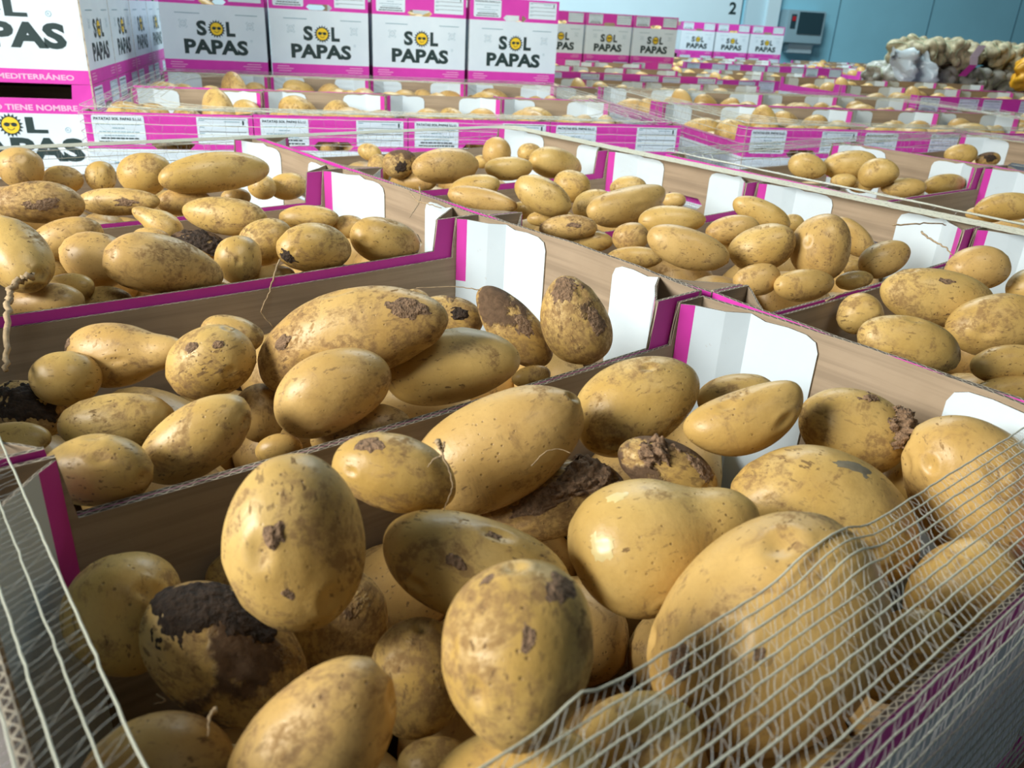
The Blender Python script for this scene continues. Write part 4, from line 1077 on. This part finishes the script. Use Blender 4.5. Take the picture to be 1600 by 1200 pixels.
def nm_is_near(n): return n[:1] in ('A', 'B')
ELL = []      # every potato as (centre, axis matrix, semi axes) for later fitting of cords and filling
def add_potato(name, seed, c, mat3, sa, sb, sc, taper, bend, dirt, label, lvl, group=None):
    me = potato_mesh(seed, sa, sb, sc, taper, bend, lvl)
    o = link('potato', me); o.matrix_world = Matrix.Translation(Vector(c)) @ Matrix([list(q) for q in mat3]).to_4x4()
    o.color = (min(1.0, dirt*1.2+.12), 1, 1, 1)
    tag(o, label, 'potato', group)
    if name in PATCH:
        for (u, v, rad, th, kd) in PATCH[name]:
            pm = patch_mesh(PN[kd], seed, sa, sb, sc, taper, bend, (u, v), rad, th*.8, PM[kd], .35, 6 if nm_is_near(name) else 5)
            if pm:
                p = link(PN[kd], pm, parent=o)
    return o
seed = 100
for cr, rows in TRACED.items():
    for (nm, x, y, z, dx, dy, dz, a, b_, tp, bd, dirt) in rows:
        seed += 1
        c = np.array([x, y, z]); X = np.array([dx, dy, dz]); X /= np.linalg.norm(X)
        Z = CO-c; Z -= X*(Z@X); Z /= np.linalg.norm(Z); Y = np.cross(Z, X)
        m3 = np.stack([X, Y, Z], 1)
        ppx = b_/np.linalg.norm(CO-c)*F
        lvl = 6 if ppx > 70 and nm[0] == 'A' else (5 if ppx > 32 else 4)
        lb = LABEL[nm]+' '+CRATE_PHRASE[cr]
        POT[nm] = add_potato(nm, seed, c, m3, a, b_, b_*.93, tp, bd, dirt, lb, lvl, 'loose potatoes in the crates')
        ELL.append((c, m3, (a, b_, b_*.93)))

# ---------------------------------------------------------------- crates on their pallets
CRATES = []   # (origin, rz, dz, key, phrase)
def pallet(origin, rz, dz, label, nx=4, ny=2):
    t = thing('wooden_pallet', label, 'pallet', (origin[0], origin[1], FLOOR), rz, 'wooden pallets under the crates')
    if 'deck' not in _mc:
        mb = MB()
        for i in range(7): mb.box(.0, i*.150, .122, 1.19, i*.150+.1, .144)
        _mc['deck'] = mb.mesh('deck', [M_WOOD])
        mb = MB(); mb.box(0, 0, 0, .1, 1.0, .122); _mc['runner'] = mb.mesh('runner', [M_WOOD])
    link('deck', _mc['deck'], parent=t)
    for x in (0, .545, 1.09): o = link('runner', _mc['runner'], parent=t); o.location = (x, 0, 0)
    return t
GRP = 'potato crates'
ORD = ['first', 'second', 'third', 'fourth', 'fifth', 'sixth', 'seventh']
# pallet one: local a axis runs towards the camera (-y), local b axis to the right (+x)
P1 = (-CL, 4*CP); R1 = -math.pi/2
pallet(P1, R1, 0, 'wooden pallet under the nearest crates')
near = {
 (0, 0): ('K', 'open crate with a very long potato at its back, below the pink labelled row', (.036, .038), (.0, .004)),
 (1, 0): ('C', 'open crate with a pointed potato and one dangling root, left side', (.044, .032), (.0, .006)),
 (2, 0): ('B', 'open crate holding the very large knobbly potato, second from the front', (.041, .0375), (.0, .011)),
 (3, 0): ('A', 'nearest open crate, filled with the largest potatoes and half netted', (.034, .034), (.0, .011)),
 (0, 1): ('G', 'open crate directly before the netted labelled row, with a shrivelled potato', (.034, .036), (.0, .004)),
 (1, 1): ('F', 'open crate with a kidney-shaped potato, behind the dried-stem crate', (.044, .036), (.0, .003)),
 (2, 1): ('D', 'open crate with a thin dried stem over its right white flap', (.044, .034), (.004, .006)),
 (3, 1): ('E', 'open crate at the right, behind the nearest crate end wall', (.036, .034), (.004, .006)),
}
for (i, j), (key, lab, d, bw) in near.items():
    o = lpt(P1, R1, i*CP, j*(CL+.012))
    crate(o, R1, lab, GRP, d=d, bow=bw, sag=.002, prints='f', dz={'B': .003, 'C': .002}.get(key, 0))
    CRATES.append((o, R1, 0., key, lab))
# pallet three, right, netted
P3 = (.548, .812); R3 = math.radians(-92.5)
pallet(P3, R3, 0, 'wooden pallet under the netted right-hand crates')
for i in range(4):
    for j in range(2):
        o = lpt(P3, R3, i*CP, j*(CL+.01))
        key = {(0, 0): 'H', (1, 0): 'I', (0, 1): 'J'}.get((i, j), 'x')
        lab = {(0, 0): 'netted crate at the right with seven potatoes showing', (1, 0): 'netted crate cut by the right frame edge',
               (0, 1): 'crate behind the end wall of the netted right crate'}.get((i, j), 'crate of the right-hand pallet outside the right frame edge')
        crate(o, R3, lab, GRP, d=(.036, .034), bow=(.003, .003), prints='f')
        CRATES.append((o, R3, 0., key, lab))
# rows parallel to the back wall
def grid_pallet(a0, b0, dz, phrase, nx=4, ny=2, rz=0., keys='g', prints='f', rowphr=('front', 'back')):
    og = gp(a0, b0); rot = YG+rz
    pallet(og, rot, dz, 'wooden pallet under the '+phrase)
    for j in range(ny):
        for i in range(nx):
            o = lpt(og, rot, i*CP, j*(CL+.01))
            lab = '%s %s-row crate of the %s' % (ORD[i], rowphr[j], phrase)
            random.seed(int(a0*100+b0*1000)+i*7+j*31)
            crate(o, rot, lab+', counted from its left end', GRP, d=(random.choice((.032, .036, .04)), random.choice((.032, .036))), bow=(0, random.choice((0, .004))), prints=prints, dz=dz+random.uniform(-.003, .002)-.0005)
            CRATES.append((o, rot, dz, keys, lab))
grid_pallet(0, 0, 0, 'labelled netted pallet')
grid_pallet(1.33, .02, 0, 'right netted pallet')
grid_pallet(1.33, 1.055, -.042, 'sunken middle pallet', keys='m')
grid_pallet(1.135, 2.065, -.012, 'small-stack pallet', keys='m')
grid_pallet(2.68, .02, -.035, 'right-edge sunken pallet', keys='m')
grid_pallet(2.68, 1.15, 0.0, 'sack-side pallet', keys='m')
grid_pallet(2.335, 2.27, -.03, 'far middle pallet', keys='s')
grid_pallet(2.80, 3.50, -.005, 'farther middle pallet', keys='s')
grid_pallet(4.08, 3.46, -.01, 'cabinet-side pallet', keys='s')
grid_pallet(4.80, 4.52, -.02, 'farthest wall pallet', keys='s')

# ---- stacked crates
def stack_row(origin, rz, n, label, pitch, group, prints='f', sides=False, zs=(0,), hidden=True, gap0=0., filled=True):
    for i in range(n):
        o = lpt(origin, rz, i*pitch, 0)
        if hidden: crate(o, rz, 'lower crate carrying the %s' % label(i), group, prints=prints, dz=-.0005, sides=sides); CRATES.append((o, rz, 0., 'h', label(i)))
        for k, z in enumerate(zs):
            crate(o, rz, label(i)+(', upper tier' if k else ''), group, prints=prints, dz=CH*(k+1), sides=sides)
            CRATES.append((o, rz, CH*(k+1), 'u', label(i)))
R_S1 = -.427
S1 = lpt((1.122, 2.158), R_S1, -3*(CP+.011), 0)
ex = ['leftmost', 'second', 'third', 'rightmost']
pallet(S1, R_S1, 0, 'wooden pallet under the four large logo crates')
stack_row(S1, R_S1, 4, lambda i: '%s of the four large stacked white logo crates' % ex[i], CP+.011, 'stacked logo crates')
R_S2 = -.314
S2 = lpt((2.918, 3.521), R_S2, -(CP+.012), 0)
e3 = ['left', 'middle', 'right']
pallet(S2, R_S2, 0, 'wooden pallet under the nearer small stack')
stack_row(S2, R_S2, 3, lambda i: '%s crate of the nearer three small stacked logo crates' % e3[i], CP+.012, 'small stacked logo crates')
R_S3 = -.535
S3 = (5.096, 4.678)
pallet(S3, R_S3, 0, 'wooden pallet under the farthest small stack')
stack_row(S3, R_S3, 3, lambda i: '%s crate of the three farthest small stacked logo crates' % e3[i], CP+.012, 'small stacked logo crates')
# left stack: long printed side to the camera, ends in a row to the right
LS = gp(-.083, .48); R_LS = YG+math.pi/2
e4 = ['nearest', 'second', 'third', 'farthest']
pallet(lpt(LS, R_LS, 0, 0), R_LS, 0, 'wooden pallet under the tall left stack')
stack_row(LS, R_LS, 4, lambda i: '%s crate of the tall left stack, large logo facing front' % e4[i], CP+.004, 'tall left stack', sides=True, zs=(0, 1))

# ---- potatoes filling the other crates
def chain(c, X, a, b_):
    return [(c+X*a*q, b_*r_) for q, r_ in ((-.78, .6), (-.42, .88), (0, 1.), (.42, .88), (.78, .6))]
TR = [s for (c, m3, (a, b_, c2)) in ELL for s in chain(c, m3[:, 0], a, b_)]
TC = np.array([s[0] for s in TR]); TRr = np.array([s[1] for s in TR])
cand = []; stuff = []
def toscreen(P):
    D = P-CO; z = D@FW; return 800+F*(D@RR)/z, 600-F*(D@UU)/z, z
for ci, (o, rz, dz, key, lab) in enumerate(CRATES):
    var = SIM[(ci*7+3) % 4]; flip = (ci//2) % 2
    if key == 'h': continue
    traced = key in TRACED
    q0 = Quaternion((0, 0, 1), rz)
    for (x, y, z, qw, qx, qy, qz, a, b_, c_) in var:
        if flip: x, y = .283-x, .485-y
        if not traced and z > .006: continue
        if key in ('m', 's', 'u', 'x') and z < -.075: continue
        sh = (-.092 if key in 'AB' else -.075) if traced else (-.037 if key != 'u' else -.075)
        w = lpt(o, rz, x+.004, y+.004)
        c = np.array([w[0], w[1], z+sh+dz])
        q = q0 @ ((Quaternion((0, 0, 1), math.pi) if flip else Quaternion()) @ Quaternion((qw, qx, qy, qz)))
        m3 = np.array(q.to_matrix())
        if traced:
            bad = False
            for (p, r_) in chain(c, m3[:, 0], a, b_):
                if (np.linalg.norm(TC-p, axis=1) < TRr+r_-.002).any(): bad = True; break
            if bad or c[2] > (-.105 if key in 'AB' else -.078): continue
            stuff.append((c, m3, a, b_, c_)); continue
        sx, sy, sz = toscreen(c)
        r_ = b_/sz*F if sz > .05 else 0
        if key == 'g' and -40 < sx < 1640 and sy > 0 and z > -.052 and sz > 0: cand.append((r_, ci, c, m3, a, b_, c_, sx, lab))
        elif key == 'm' and 850 < sx < 1640 and sy > 0 and z > -.033 and sz > 0: cand.append((r_*.8, ci, c, m3, a, b_, c_, sx, lab))
        else: stuff.append((c, m3, a, b_, c_))
cand.sort(key=lambda t: -t[0])
need = 300-len(POT)
indiv = cand[:need]; stuff += [(t[2], t[3], t[4], t[5], t[6]) for t in cand[need:]]
bycr = {}
_ones = ['first', 'second', 'third', 'fourth', 'fifth', 'sixth', 'seventh', 'eighth', 'ninth', 'tenth', 'eleventh', 'twelfth', 'thirteenth', 'fourteenth', 'fifteenth', 'sixteenth', 'seventeenth', 'eighteenth', 'nineteenth', 'twentieth']
NTH = _ones+['twenty-'+q for q in _ones[:9]]+['thirtieth']+['thirty-'+q for q in _ones[:9]]
for t in indiv: bycr.setdefault(t[1], []).append(t)
for ci, L_ in bycr.items():
    L_.sort(key=lambda t: t[7]); n = len(L_)
    for k, (r_, _, c, m3, a, b_, c_, sx, lab) in enumerate(L_):
        seed += 1
        kind = 'long' if a/b_ > 1.6 else ('rounded' if a/b_ < 1.33 else 'oval')
        size = 'large' if a > .052 else ('small' if a < .041 else 'medium')
        lb = '%s %s potato %s from left in the %s' % (size, kind, NTH[k], lab)
        o = add_potato('', seed, c, m3, a, b_, c_, 0, 0, .15+.5*random.Random(seed).random()**2, lb, 4, 'loose potatoes in the crates')
# the rest, far away or buried: one object
vs = []; fs = []; off = 0
rs = random.Random(4)
P3v, P3f = ico(3)
lib = [potato_shape(P3v, 900+k, 1, 1, 1) for k in range(8)]
for (c, m3, a, b_, c_) in stuff:
    v = lib[rs.randrange(8)]*np.array([a, b_, c_]); vs.append(v@np.array(m3).T+c); fs.append(P3f+off); off += len(v)
V = np.vstack(vs); Fc = np.vstack(fs)
me = bpy.data.meshes.new('potato_heap'); me.from_pydata(V.tolist(), [], Fc.tolist()); me.polygons.foreach_set('use_smooth', [True]*len(Fc)); me.materials.append(M_POT)
so = link('potato_heap', me); so.color = (.3, 1, 1, 1)
tag(so, 'many further potatoes filling the distant crates and lying beneath the top ones', 'potatoes', kind='stuff')
print('potatoes: individual', len(POT)+len(indiv), 'stuff', len(stuff))

# ---------------------------------------------------------------- roots and stems
ROOTS = [
('root_thread', 'A2', [[-0.3138, 0.1843, 0.0141], [-0.3162, 0.1829, 0.0084], [-0.3146, 0.1782, 0.0027], [-0.3156, 0.1745, -0.005], [-0.3214, 0.1738, -0.0143]], 0.0006, 0.0002, ''),
('root_thread', 'A2', [[-0.3162, 0.1829, 0.0084], [-0.3197, 0.1848, 0.0066], [-0.3222, 0.185, 0.0034]], 0.0005, 0.0002, ''),
('dried_shoot', 'A2', [[-0.3161, 0.1864, 0.0145], [-0.3154, 0.1832, 0.01]], 0.0016, 0.0008, ''),
('root_thread', 'A3', [[-0.2521, 0.1946, -0.0235], [-0.2445, 0.194, -0.0172], [-0.2365, 0.192, -0.0165], [-0.2317, 0.1867, -0.0185]], 0.0004, 0.0002, ''),
('root_thread', 'A10', [[-0.4395, 0.1292, -0.0198], [-0.4423, 0.1259, -0.0197], [-0.4442, 0.1235, -0.0241]], 0.0007, 0.0003, ''),
('root_thread', 'A8', [[-0.4439, 0.1929, -0.0646], [-0.4423, 0.1832, -0.0608], [-0.4468, 0.1862, -0.0623]], 0.0004, 0.0002, ''),
('root_thread', 'C10', [[-0.215, 0.586, -0.0175], [-0.2266, 0.5732, -0.0264], [-0.2324, 0.57, -0.0391], [-0.2436, 0.57, -0.0564], [-0.2331, 0.566, -0.0713]], 0.0009, 0.0005, ''),
('root_thread', 'B15', [[-0.1354, 0.3934, -0.0045], [-0.1436, 0.399, -0.0022], [-0.1576, 0.4087, -0.0012], [-0.1769, 0.4233, -0.0038]], 0.0005, 0.0002, ''),
('dried_stem', '', [[-0.4103, 0.5553, 0.0065], [-0.4185, 0.5528, 0.0028], [-0.4244, 0.5486, -0.0006], [-0.4306, 0.5359, -0.0064], [-0.4354, 0.5077, -0.0125], [-0.4426, 0.482, -0.0177], [-0.4454, 0.4651, -0.026]], 0.0028, 0.0016, 'twisted dried potato stem hanging over the rim at the left frame edge'),
('dried_stem', '', [[0.3762, 0.3361, 0.004], [0.398, 0.3226, 0.006], [0.4325, 0.3122, 0.006], [0.4465, 0.3105, 0.002]], 0.001, 0.0006, 'thin dried stem lying across the right white flap of the middle crate'),
('dried_stem', '', [[0.3861, 0.3085, 0.002], [0.3525, 0.2824, 0.003], [0.3328, 0.2604, 0.004], [0.324, 0.2471, 0.0]], 0.0012, 0.0006, 'short dried stem bent over the right corner of the middle crate'),
('root_thread', '', [[-0.0146, 0.6922, 0.006], [-0.039, 0.6382, 0.008], [-0.0343, 0.6258, 0.008], [-0.0278, 0.6095, 0.006]], 0.0009, 0.0004, 'fine dry rootlets on the corner behind the third crate'),
('root_thread', '', [[-0.0002, 0.695, 0.01], [-0.0266, 0.65, 0.008], [-0.0516, 0.6207, 0.006], [-0.0755, 0.5947, 0.004]], 0.0009, 0.0004, 'fine dry root hanging down the white flap behind the third crate'),
('root_thread', '', [[0.1111, 0.2508, -0.012], [0.1307, 0.2489, -0.008], [0.1405, 0.241, -0.004], [0.1484, 0.2334, -0.002]], 0.0008, 0.0003, 'thin rootlet in the left corner of the crate behind the nearest end wall')]
for (kind, par, pts, r0, r1, label) in ROOTS:
    P = np.array(pts); n = len(P)
    tt = np.linspace(0, n-1, (n-1)*6+1); S_ = np.stack([np.interp(tt, range(n), P[:, i]) for i in range(3)], 1)
    for _ in range(4): S_[1:-1] = (S_[:-2]+S_[1:-1]*2+S_[2:])/4
    rng = np.random.default_rng(len(pts)*7+int(abs(P[0, 0])*1e4)); S_[1:-1] += rng.normal(0, r0*.35, (len(S_)-2, 3))
    mb = MB(); mb.tube(S_, np.linspace(r0, r1, len(S_)), 0, 5)
    o = link(kind, mb.mesh(kind, [M_ROOT], True))
    if par:
        p = POT[par]; bpy.context.view_layer.update(); o.parent = p; o.matrix_parent_inverse = p.matrix_world.inverted()
    else: tag(o, label, 'root' if kind == 'root_thread' else 'stem')

# ---------------------------------------------------------------- stretch netting round the pallets
bpy.context.view_layer.update()
GX_, GY_, CS = -.52, -.05, .004
def top_height(x, y):
    z = 0.0
    for (c, m3, s) in ELL:
        if abs(x-c[0]) > s[0] or abs(y-c[1]) > s[0]: continue
        A = m3@np.diag(np.array(s)**2)@m3.T
        # highest point of the ellipsoid over (x,y)
        Ai = np.linalg.inv(A); d = np.array([x-c[0], y-c[1]])
        qa = Ai[2, 2]; qb = 2*(Ai[0, 2]*d[0]+Ai[1, 2]*d[1]); qc = Ai[0, 0]*d[0]**2+2*Ai[0, 1]*d[0]*d[1]+Ai[1, 1]*d[1]**2-1
        D = qb*qb-4*qa*qc
        if D > 0: z = max(z, c[2]+(-qb+math.sqrt(D))/(2*qa))
    return z
def loop_pts(w, l, off, rad, step):
    """closed rounded rectangle from (off,off) to (w-off,l-off)"""
    if not isinstance(off, tuple): off = (off,)*4
    x0, y0, x1, y1 = off[0], off[1], w-off[2], l-off[3]; pts = []
    r_ = rad
    segs = [((x0+r_, y0), (x1-r_, y0)), None, ((x1, y0+r_), (x1, y1-r_)), None, ((x1-r_, y1), (x0+r_, y1)), None, ((x0, y1-r_), (x0, y0+r_)), None]
    cs = [(x1-r_, y0+r_, -90), (x1-r_, y1-r_, 0), (x0+r_, y1-r_, 90), (x0+r_, y0+r_, 180)]
    k = 0
    for s in segs:
        if s:
            (ax, ay), (bx, by) = s; n = max(2, int(math.dist((ax, ay), (bx, by))/step))
            for i in range(n): pts.append((ax+(bx-ax)*i/n, ay+(by-ay)*i/n))
        else:
            cx, cy, a0 = cs[k]; k += 1; n = max(3, int(r_*1.57/step))
            for i in range(n): a = math.radians(a0+90*i/n); pts.append((cx+math.cos(a)*r_, cy+math.sin(a)*r_))
    return pts
def netting(origin, rz, w, l, label, inner=9, pitch=.0065, fold=.05, drop=.20, step=.03, cord=.0007, cross=.012, crossr=.0003, drape=False, zb=0., r0=.02, kr=1.0, dpitch=.016, region=None, wob=.0004, side3=None):
    mb = MB(); rows = []
    for k in range(inner):
        off = fold*(1-k/(inner-1))-.003
        rad = r0+max(0, off)*kr+.004
        if side3: off = (off*.5, side3[0]-side3[1]*k, off, off*.6)
        rows.append((off, rad, .0025, True))
    k = 0
    zz = -.006
    while zz > -drop: rows.append((-.006, r0, zz, False)); zz -= dpitch
    prev = None; rg = np.random.default_rng(3)
    def world(p, off, z, top):
        if side3 and p[1] < -.006: z += p[1]+.006; p = (p[0], -.006); top = top and z > -.006
        x, y = lpt(origin, rz, p[0], p[1])
        if isinstance(off, tuple): off = .03
        if top:
            if drape:
                h = max(top_height(x+dx, y+dy) for dx, dy in ((0, 0), (.006, 0), (-.006, 0), (0, .006), (0, -.006)))
                z = max(z, h+.0012)
            z = z - (.0 if drape else .006*min(1, max(0, off)/.03))+(0 if drape else .004)
        return (x, y, z+zb)
    allr = []
    for (off, rad, z, top) in rows:
        pts = [world(p, off, z, top) for p in loop_pts(w, l, off, rad, step)]
        P = np.array(pts)
        if top and drape:
            zr = P[:, 2].copy()
            for _ in range(3): zr = np.maximum(zr, (np.roll(zr, 1)+zr*2+np.roll(zr, -1))/4)
            P[:, 2] = zr
        P += rg.normal(0, wob, P.shape)
        mb.tube(P, cord*rg.uniform(.85, 1.15), 0, 5, closed=True); allr.append(P)
    for k in range(len(allr)-1):
        A, B_ = allr[k], allr[k+1]
        LA = np.concatenate([[0], np.cumsum(np.linalg.norm(np.diff(np.vstack([A, A[:1]]), axis=0), axis=1))])
        LB_ = np.concatenate([[0], np.cumsum(np.linalg.norm(np.diff(np.vstack([B_, B_[:1]]), axis=0), axis=1))])
        n = int(LA[-1]/cross)
        ta = (np.arange(n)+.5)/n; tb_ = ta+rg.normal(0, .15/n, n)
        ia = np.stack([np.interp(ta*LA[-1], LA, np.append(A[:, i], A[0, i])) for i in range(3)], 1)
        ib = np.stack([np.interp((tb_ % 1)*LB_[-1], LB_, np.append(B_[:, i], B_[0, i])) for i in range(3)], 1)
        for q in range(n):
            if region and not region(ia[q]): continue
            md = (ia[q]+ib[q])/2+rg.normal(0, cross*.14, 3)*np.array([1, 1, .3])
            mb.tube([ia[q], md, ib[q]], crossr*rg.uniform(.6, 1.5), 1, 3)
            if q % 4 == 0 and q+1 < n: mb.tube([ia[q], (ia[q]+ib[q+1])/2, ib[q+1]], crossr*.8, 1, 3)
    o = link('stretch_netting', mb.mesh('stretch_netting', [M_CORD, M_THREAD], True, weld=False))
    return tag(o, label, 'netting', 'plastic netting wrapped round the pallets')
netting((-CL-.004, 4*CP+.004), R1, 4*CP+.008, 2*CL+.02, 'pale plastic netting along the rim of the nearest crates, cords crossing their potatoes', inner=11, fold=.053, step=.006, cord=.00042, cross=.0042, crossr=.00016, drape=True, r0=.022, kr=.55, wob=.00012, side3=(.030, .0088), dpitch=.011,
        region=lambda p: np.linalg.norm(p-CO) < .75 or random.random() < .3)
netting(lpt(P3, R3, -.004, -.004), R3, 4*CP+.008, 2*CL+.02, 'netting over the rim of the right-hand pallet', inner=6, fold=.04, cord=.0006, cross=.025, crossr=.00025)
netting(gp(-.004, -.004), YG, 4*CP+.008, 2*CL+.02, 'netting round the pallet with four pink labelled fronts, fanned at its corners', inner=7, fold=.10, cord=.0006, cross=.022, crossr=.00028, kr=1.6)
netting(gp(1.326, .016), YG, 4*CP+.008, 2*CL+.02, 'netting round the pallet right of the four pink labelled fronts', inner=7, fold=.12, cord=.0006, cross=.022, crossr=.00028, kr=1.6)

# ---------------------------------------------------------------- sacks at the right
M_SACK = simple('netted_potatoes', (0.50, 0.43, 0.26), .6, 30, .5)
M_SACKF = simple('sack_film', (0.42, 0.42, 0.36), .4, 16, .5)
M_GREENNET = simple('green_net', (0.32, 0.36, 0.22), .5)
M_YSACK = simple('orange_net', (0.85, 0.42, 0.02), .5, 12, .25)
M_TAG = simple('tag_paper', (0.80, 0.66, 0.78), .5)
def sack_mesh(name, seed, sx, sy, sz, lump, mat, nlump=60, depth=.16):
    rng = np.random.default_rng(seed); Pv, Pf = ico(2); vs = []; fs = []; off = 0
    def addl(c, r3, R3_):
        nonlocal off
        vs.append((Pv*r3)@R3_.T+c); fs.append(Pf+off); off += len(Pv)
    addl(np.zeros(3), np.array([sx*.86, sy*.84, sz*.80]), np.eye(3))
    for k in range(nlump):
        d = rng.normal(size=3); d /= np.linalg.norm(d); d = np.sign(d)*np.abs(d)**.62; d /= max(1, np.abs(d).max())
        c = d*np.array([sx*.86, sy*.86, sz*.72])
        A = np.linalg.qr(rng.normal(size=(3, 3)))[0]
        addl(c, np.array([.038, .028, .027])*lump*rng.uniform(.8, 1.2), A)
    me0 = bpy.data.meshes.new(name); me0.from_pydata(np.vstack(vs).tolist(), [], np.vstack(fs).tolist())
    o = bpy.data.objects.new('tmp', me0); COL.objects.link(o)
    md = o.modifiers.new('r', 'REMESH'); md.mode = 'VOXEL'; md.voxel_size = .009
    m2 = o.modifiers.new('s', 'SMOOTH'); m2.iterations = 3
    bpy.context.view_layer.update()
    me = bpy.data.meshes.new_from_object(o.evaluated_get(bpy.context.evaluated_depsgraph_get()))
    bpy.data.objects.remove(o); bpy.data.meshes.remove(me0); me.name = name; me.materials.clear(); me.materials.append(mat)
    me.polygons.foreach_set('use_smooth', [True]*len(me.polygons))
    v = np.array([tuple(q.co) for q in me.vertices]); return me, v, None
def sack(a, b_, z, s, rz, mat, netm, label, cat, seed, lump=1.0, nl=90, tie=True):
    t = thing('net_sack', label, cat, (*gp(a, b_), z), YG+rz, 'sacks of potatoes at the right')
    me, v, f = sack_mesh('contents', seed, *s, lump, mat, nl); link('contents', me, parent=t)
    mb = MB()
    for k in range(9):       # net threads following the bulges
        x = -.85+1.7*k/8; ring_ = []
        for j in range(28):
            an = 2*math.pi*j/28; d = np.array([x, math.sqrt(1-x*x)*math.cos(an), math.sqrt(1-x*x)*math.sin(an)])
            i = int(np.argmax((v/np.linalg.norm(v, axis=1)[:, None])@(d*np.array(s)/np.linalg.norm(d*np.array(s))))); ring_.append(v[i]*1.02)
        mb.tube(ring_, .0022, 0, 4, closed=True)
    link('net_weave', mb.mesh('net_weave', [netm], True, weld=False), parent=t)
    return t
sack(3.85, 2.55, .140, (.26, .17, .085), .05, M_SACK, M_GREENNET, 'net sack of potatoes, topmost left, with a pink tag', 'sack', 11)
sack(3.78, 2.60, .01, (.27, .19, .075), -.05, M_SACKF, M_GREENNET, 'greyish net sack under the topmost left one', 'sack', 12)
sack(4.35, 2.62, .14, (.28, .18, .075), -.04, M_SACK, M_GREENNET, 'net sack of potatoes right of the tagged one, upper layer', 'sack', 13)
sack(4.27, 2.62, .005, (.28, .20, .075), .04, M_SACKF, M_GREENNET, 'grey net sack at the bottom behind the orange one', 'sack', 14)
sack(4.86, 2.72, .13, (.28, .18, .085), .02, M_SACK, M_GREENNET, 'upper net sack at the right frame edge', 'sack', 15)
sack(4.78, 2.72, -.01, (.27, .19, .07), .0, M_SACKF, M_GREENNET, 'lower net sack at the right frame edge', 'sack', 16)
sack(4.36, 2.28, .06, (.14, .11, .12), .3, M_YSACK, M_YSACK, 'orange-yellow net sack at the right frame edge', 'sack', 17, .85, 60)
pallet(gp(3.54, 2.27), YG, 0, 'wooden pallet under the net sacks')
t = thing('crumpled_film', 'crumpled clear film hanging at the left end of the net sacks', 'plastic film', (*gp(3.56, 2.42), -.02), YG)
mb = MB(); rg = np.random.default_rng(8); NX, NZ = 14, 16
g = [[None]*NZ for _ in range(NX)]
for i in range(NX):
    for j in range(NZ):
        u, v = i/(NX-1), j/(NZ-1)
        g[i][j] = np.array([-.10+.22*u+.10*v, -.05+.05*math.sin(u*9+v*4)+rg.normal(0, .010), .17-.22*v+rg.normal(0, .008)])
for i in range(NX-1):
    for j in range(NZ-1):
        q = [g[i][j], g[i+1][j], g[i+1][j+1], g[i][j+1]]
        mb.face(q); mb.face([k+np.array([0, .003, 0]) for k in reversed(q)])
link('film', mb.mesh('film', [simple('sack_white_film', (0.50, 0.58, 0.60), .3)], True), parent=t)
t = thing('product_tag', 'pink and white paper tag on the topmost left net sack', 'tag', (*gp(3.88, 2.34), .03), YG)
mb = MB()
pp = [(0, 0, 0), (.05, -.006, .06), (.035, -.012, .10), (.075, -.006, .16)]
for i in range(3):
    a, b_ = pp[i], pp[i+1]; mb.face([a, (a[0]+.05, a[1], a[2]), (b_[0]+.05, b_[1], b_[2]), b_], 0 if i else 1)
    mb.face([(a[0], a[1]+.002, a[2]), (a[0]+.05, a[1]+.002, a[2]), (b_[0]+.05, b_[1]+.002, b_[2]), (b_[0], b_[1]+.002, b_[2])], 0 if i else 1)
link('paper', mb.mesh('paper', [M_TAG, M_PINK]), parent=t)
# base that carries the sacks: a closed row of crates
for i in range(4):
    o = gp(3.545+i*CP, 2.30)
    crate(o, YG, '%s crate from the left beneath the net sacks' % ORD[i], GRP, prints='f', dz=-.09)
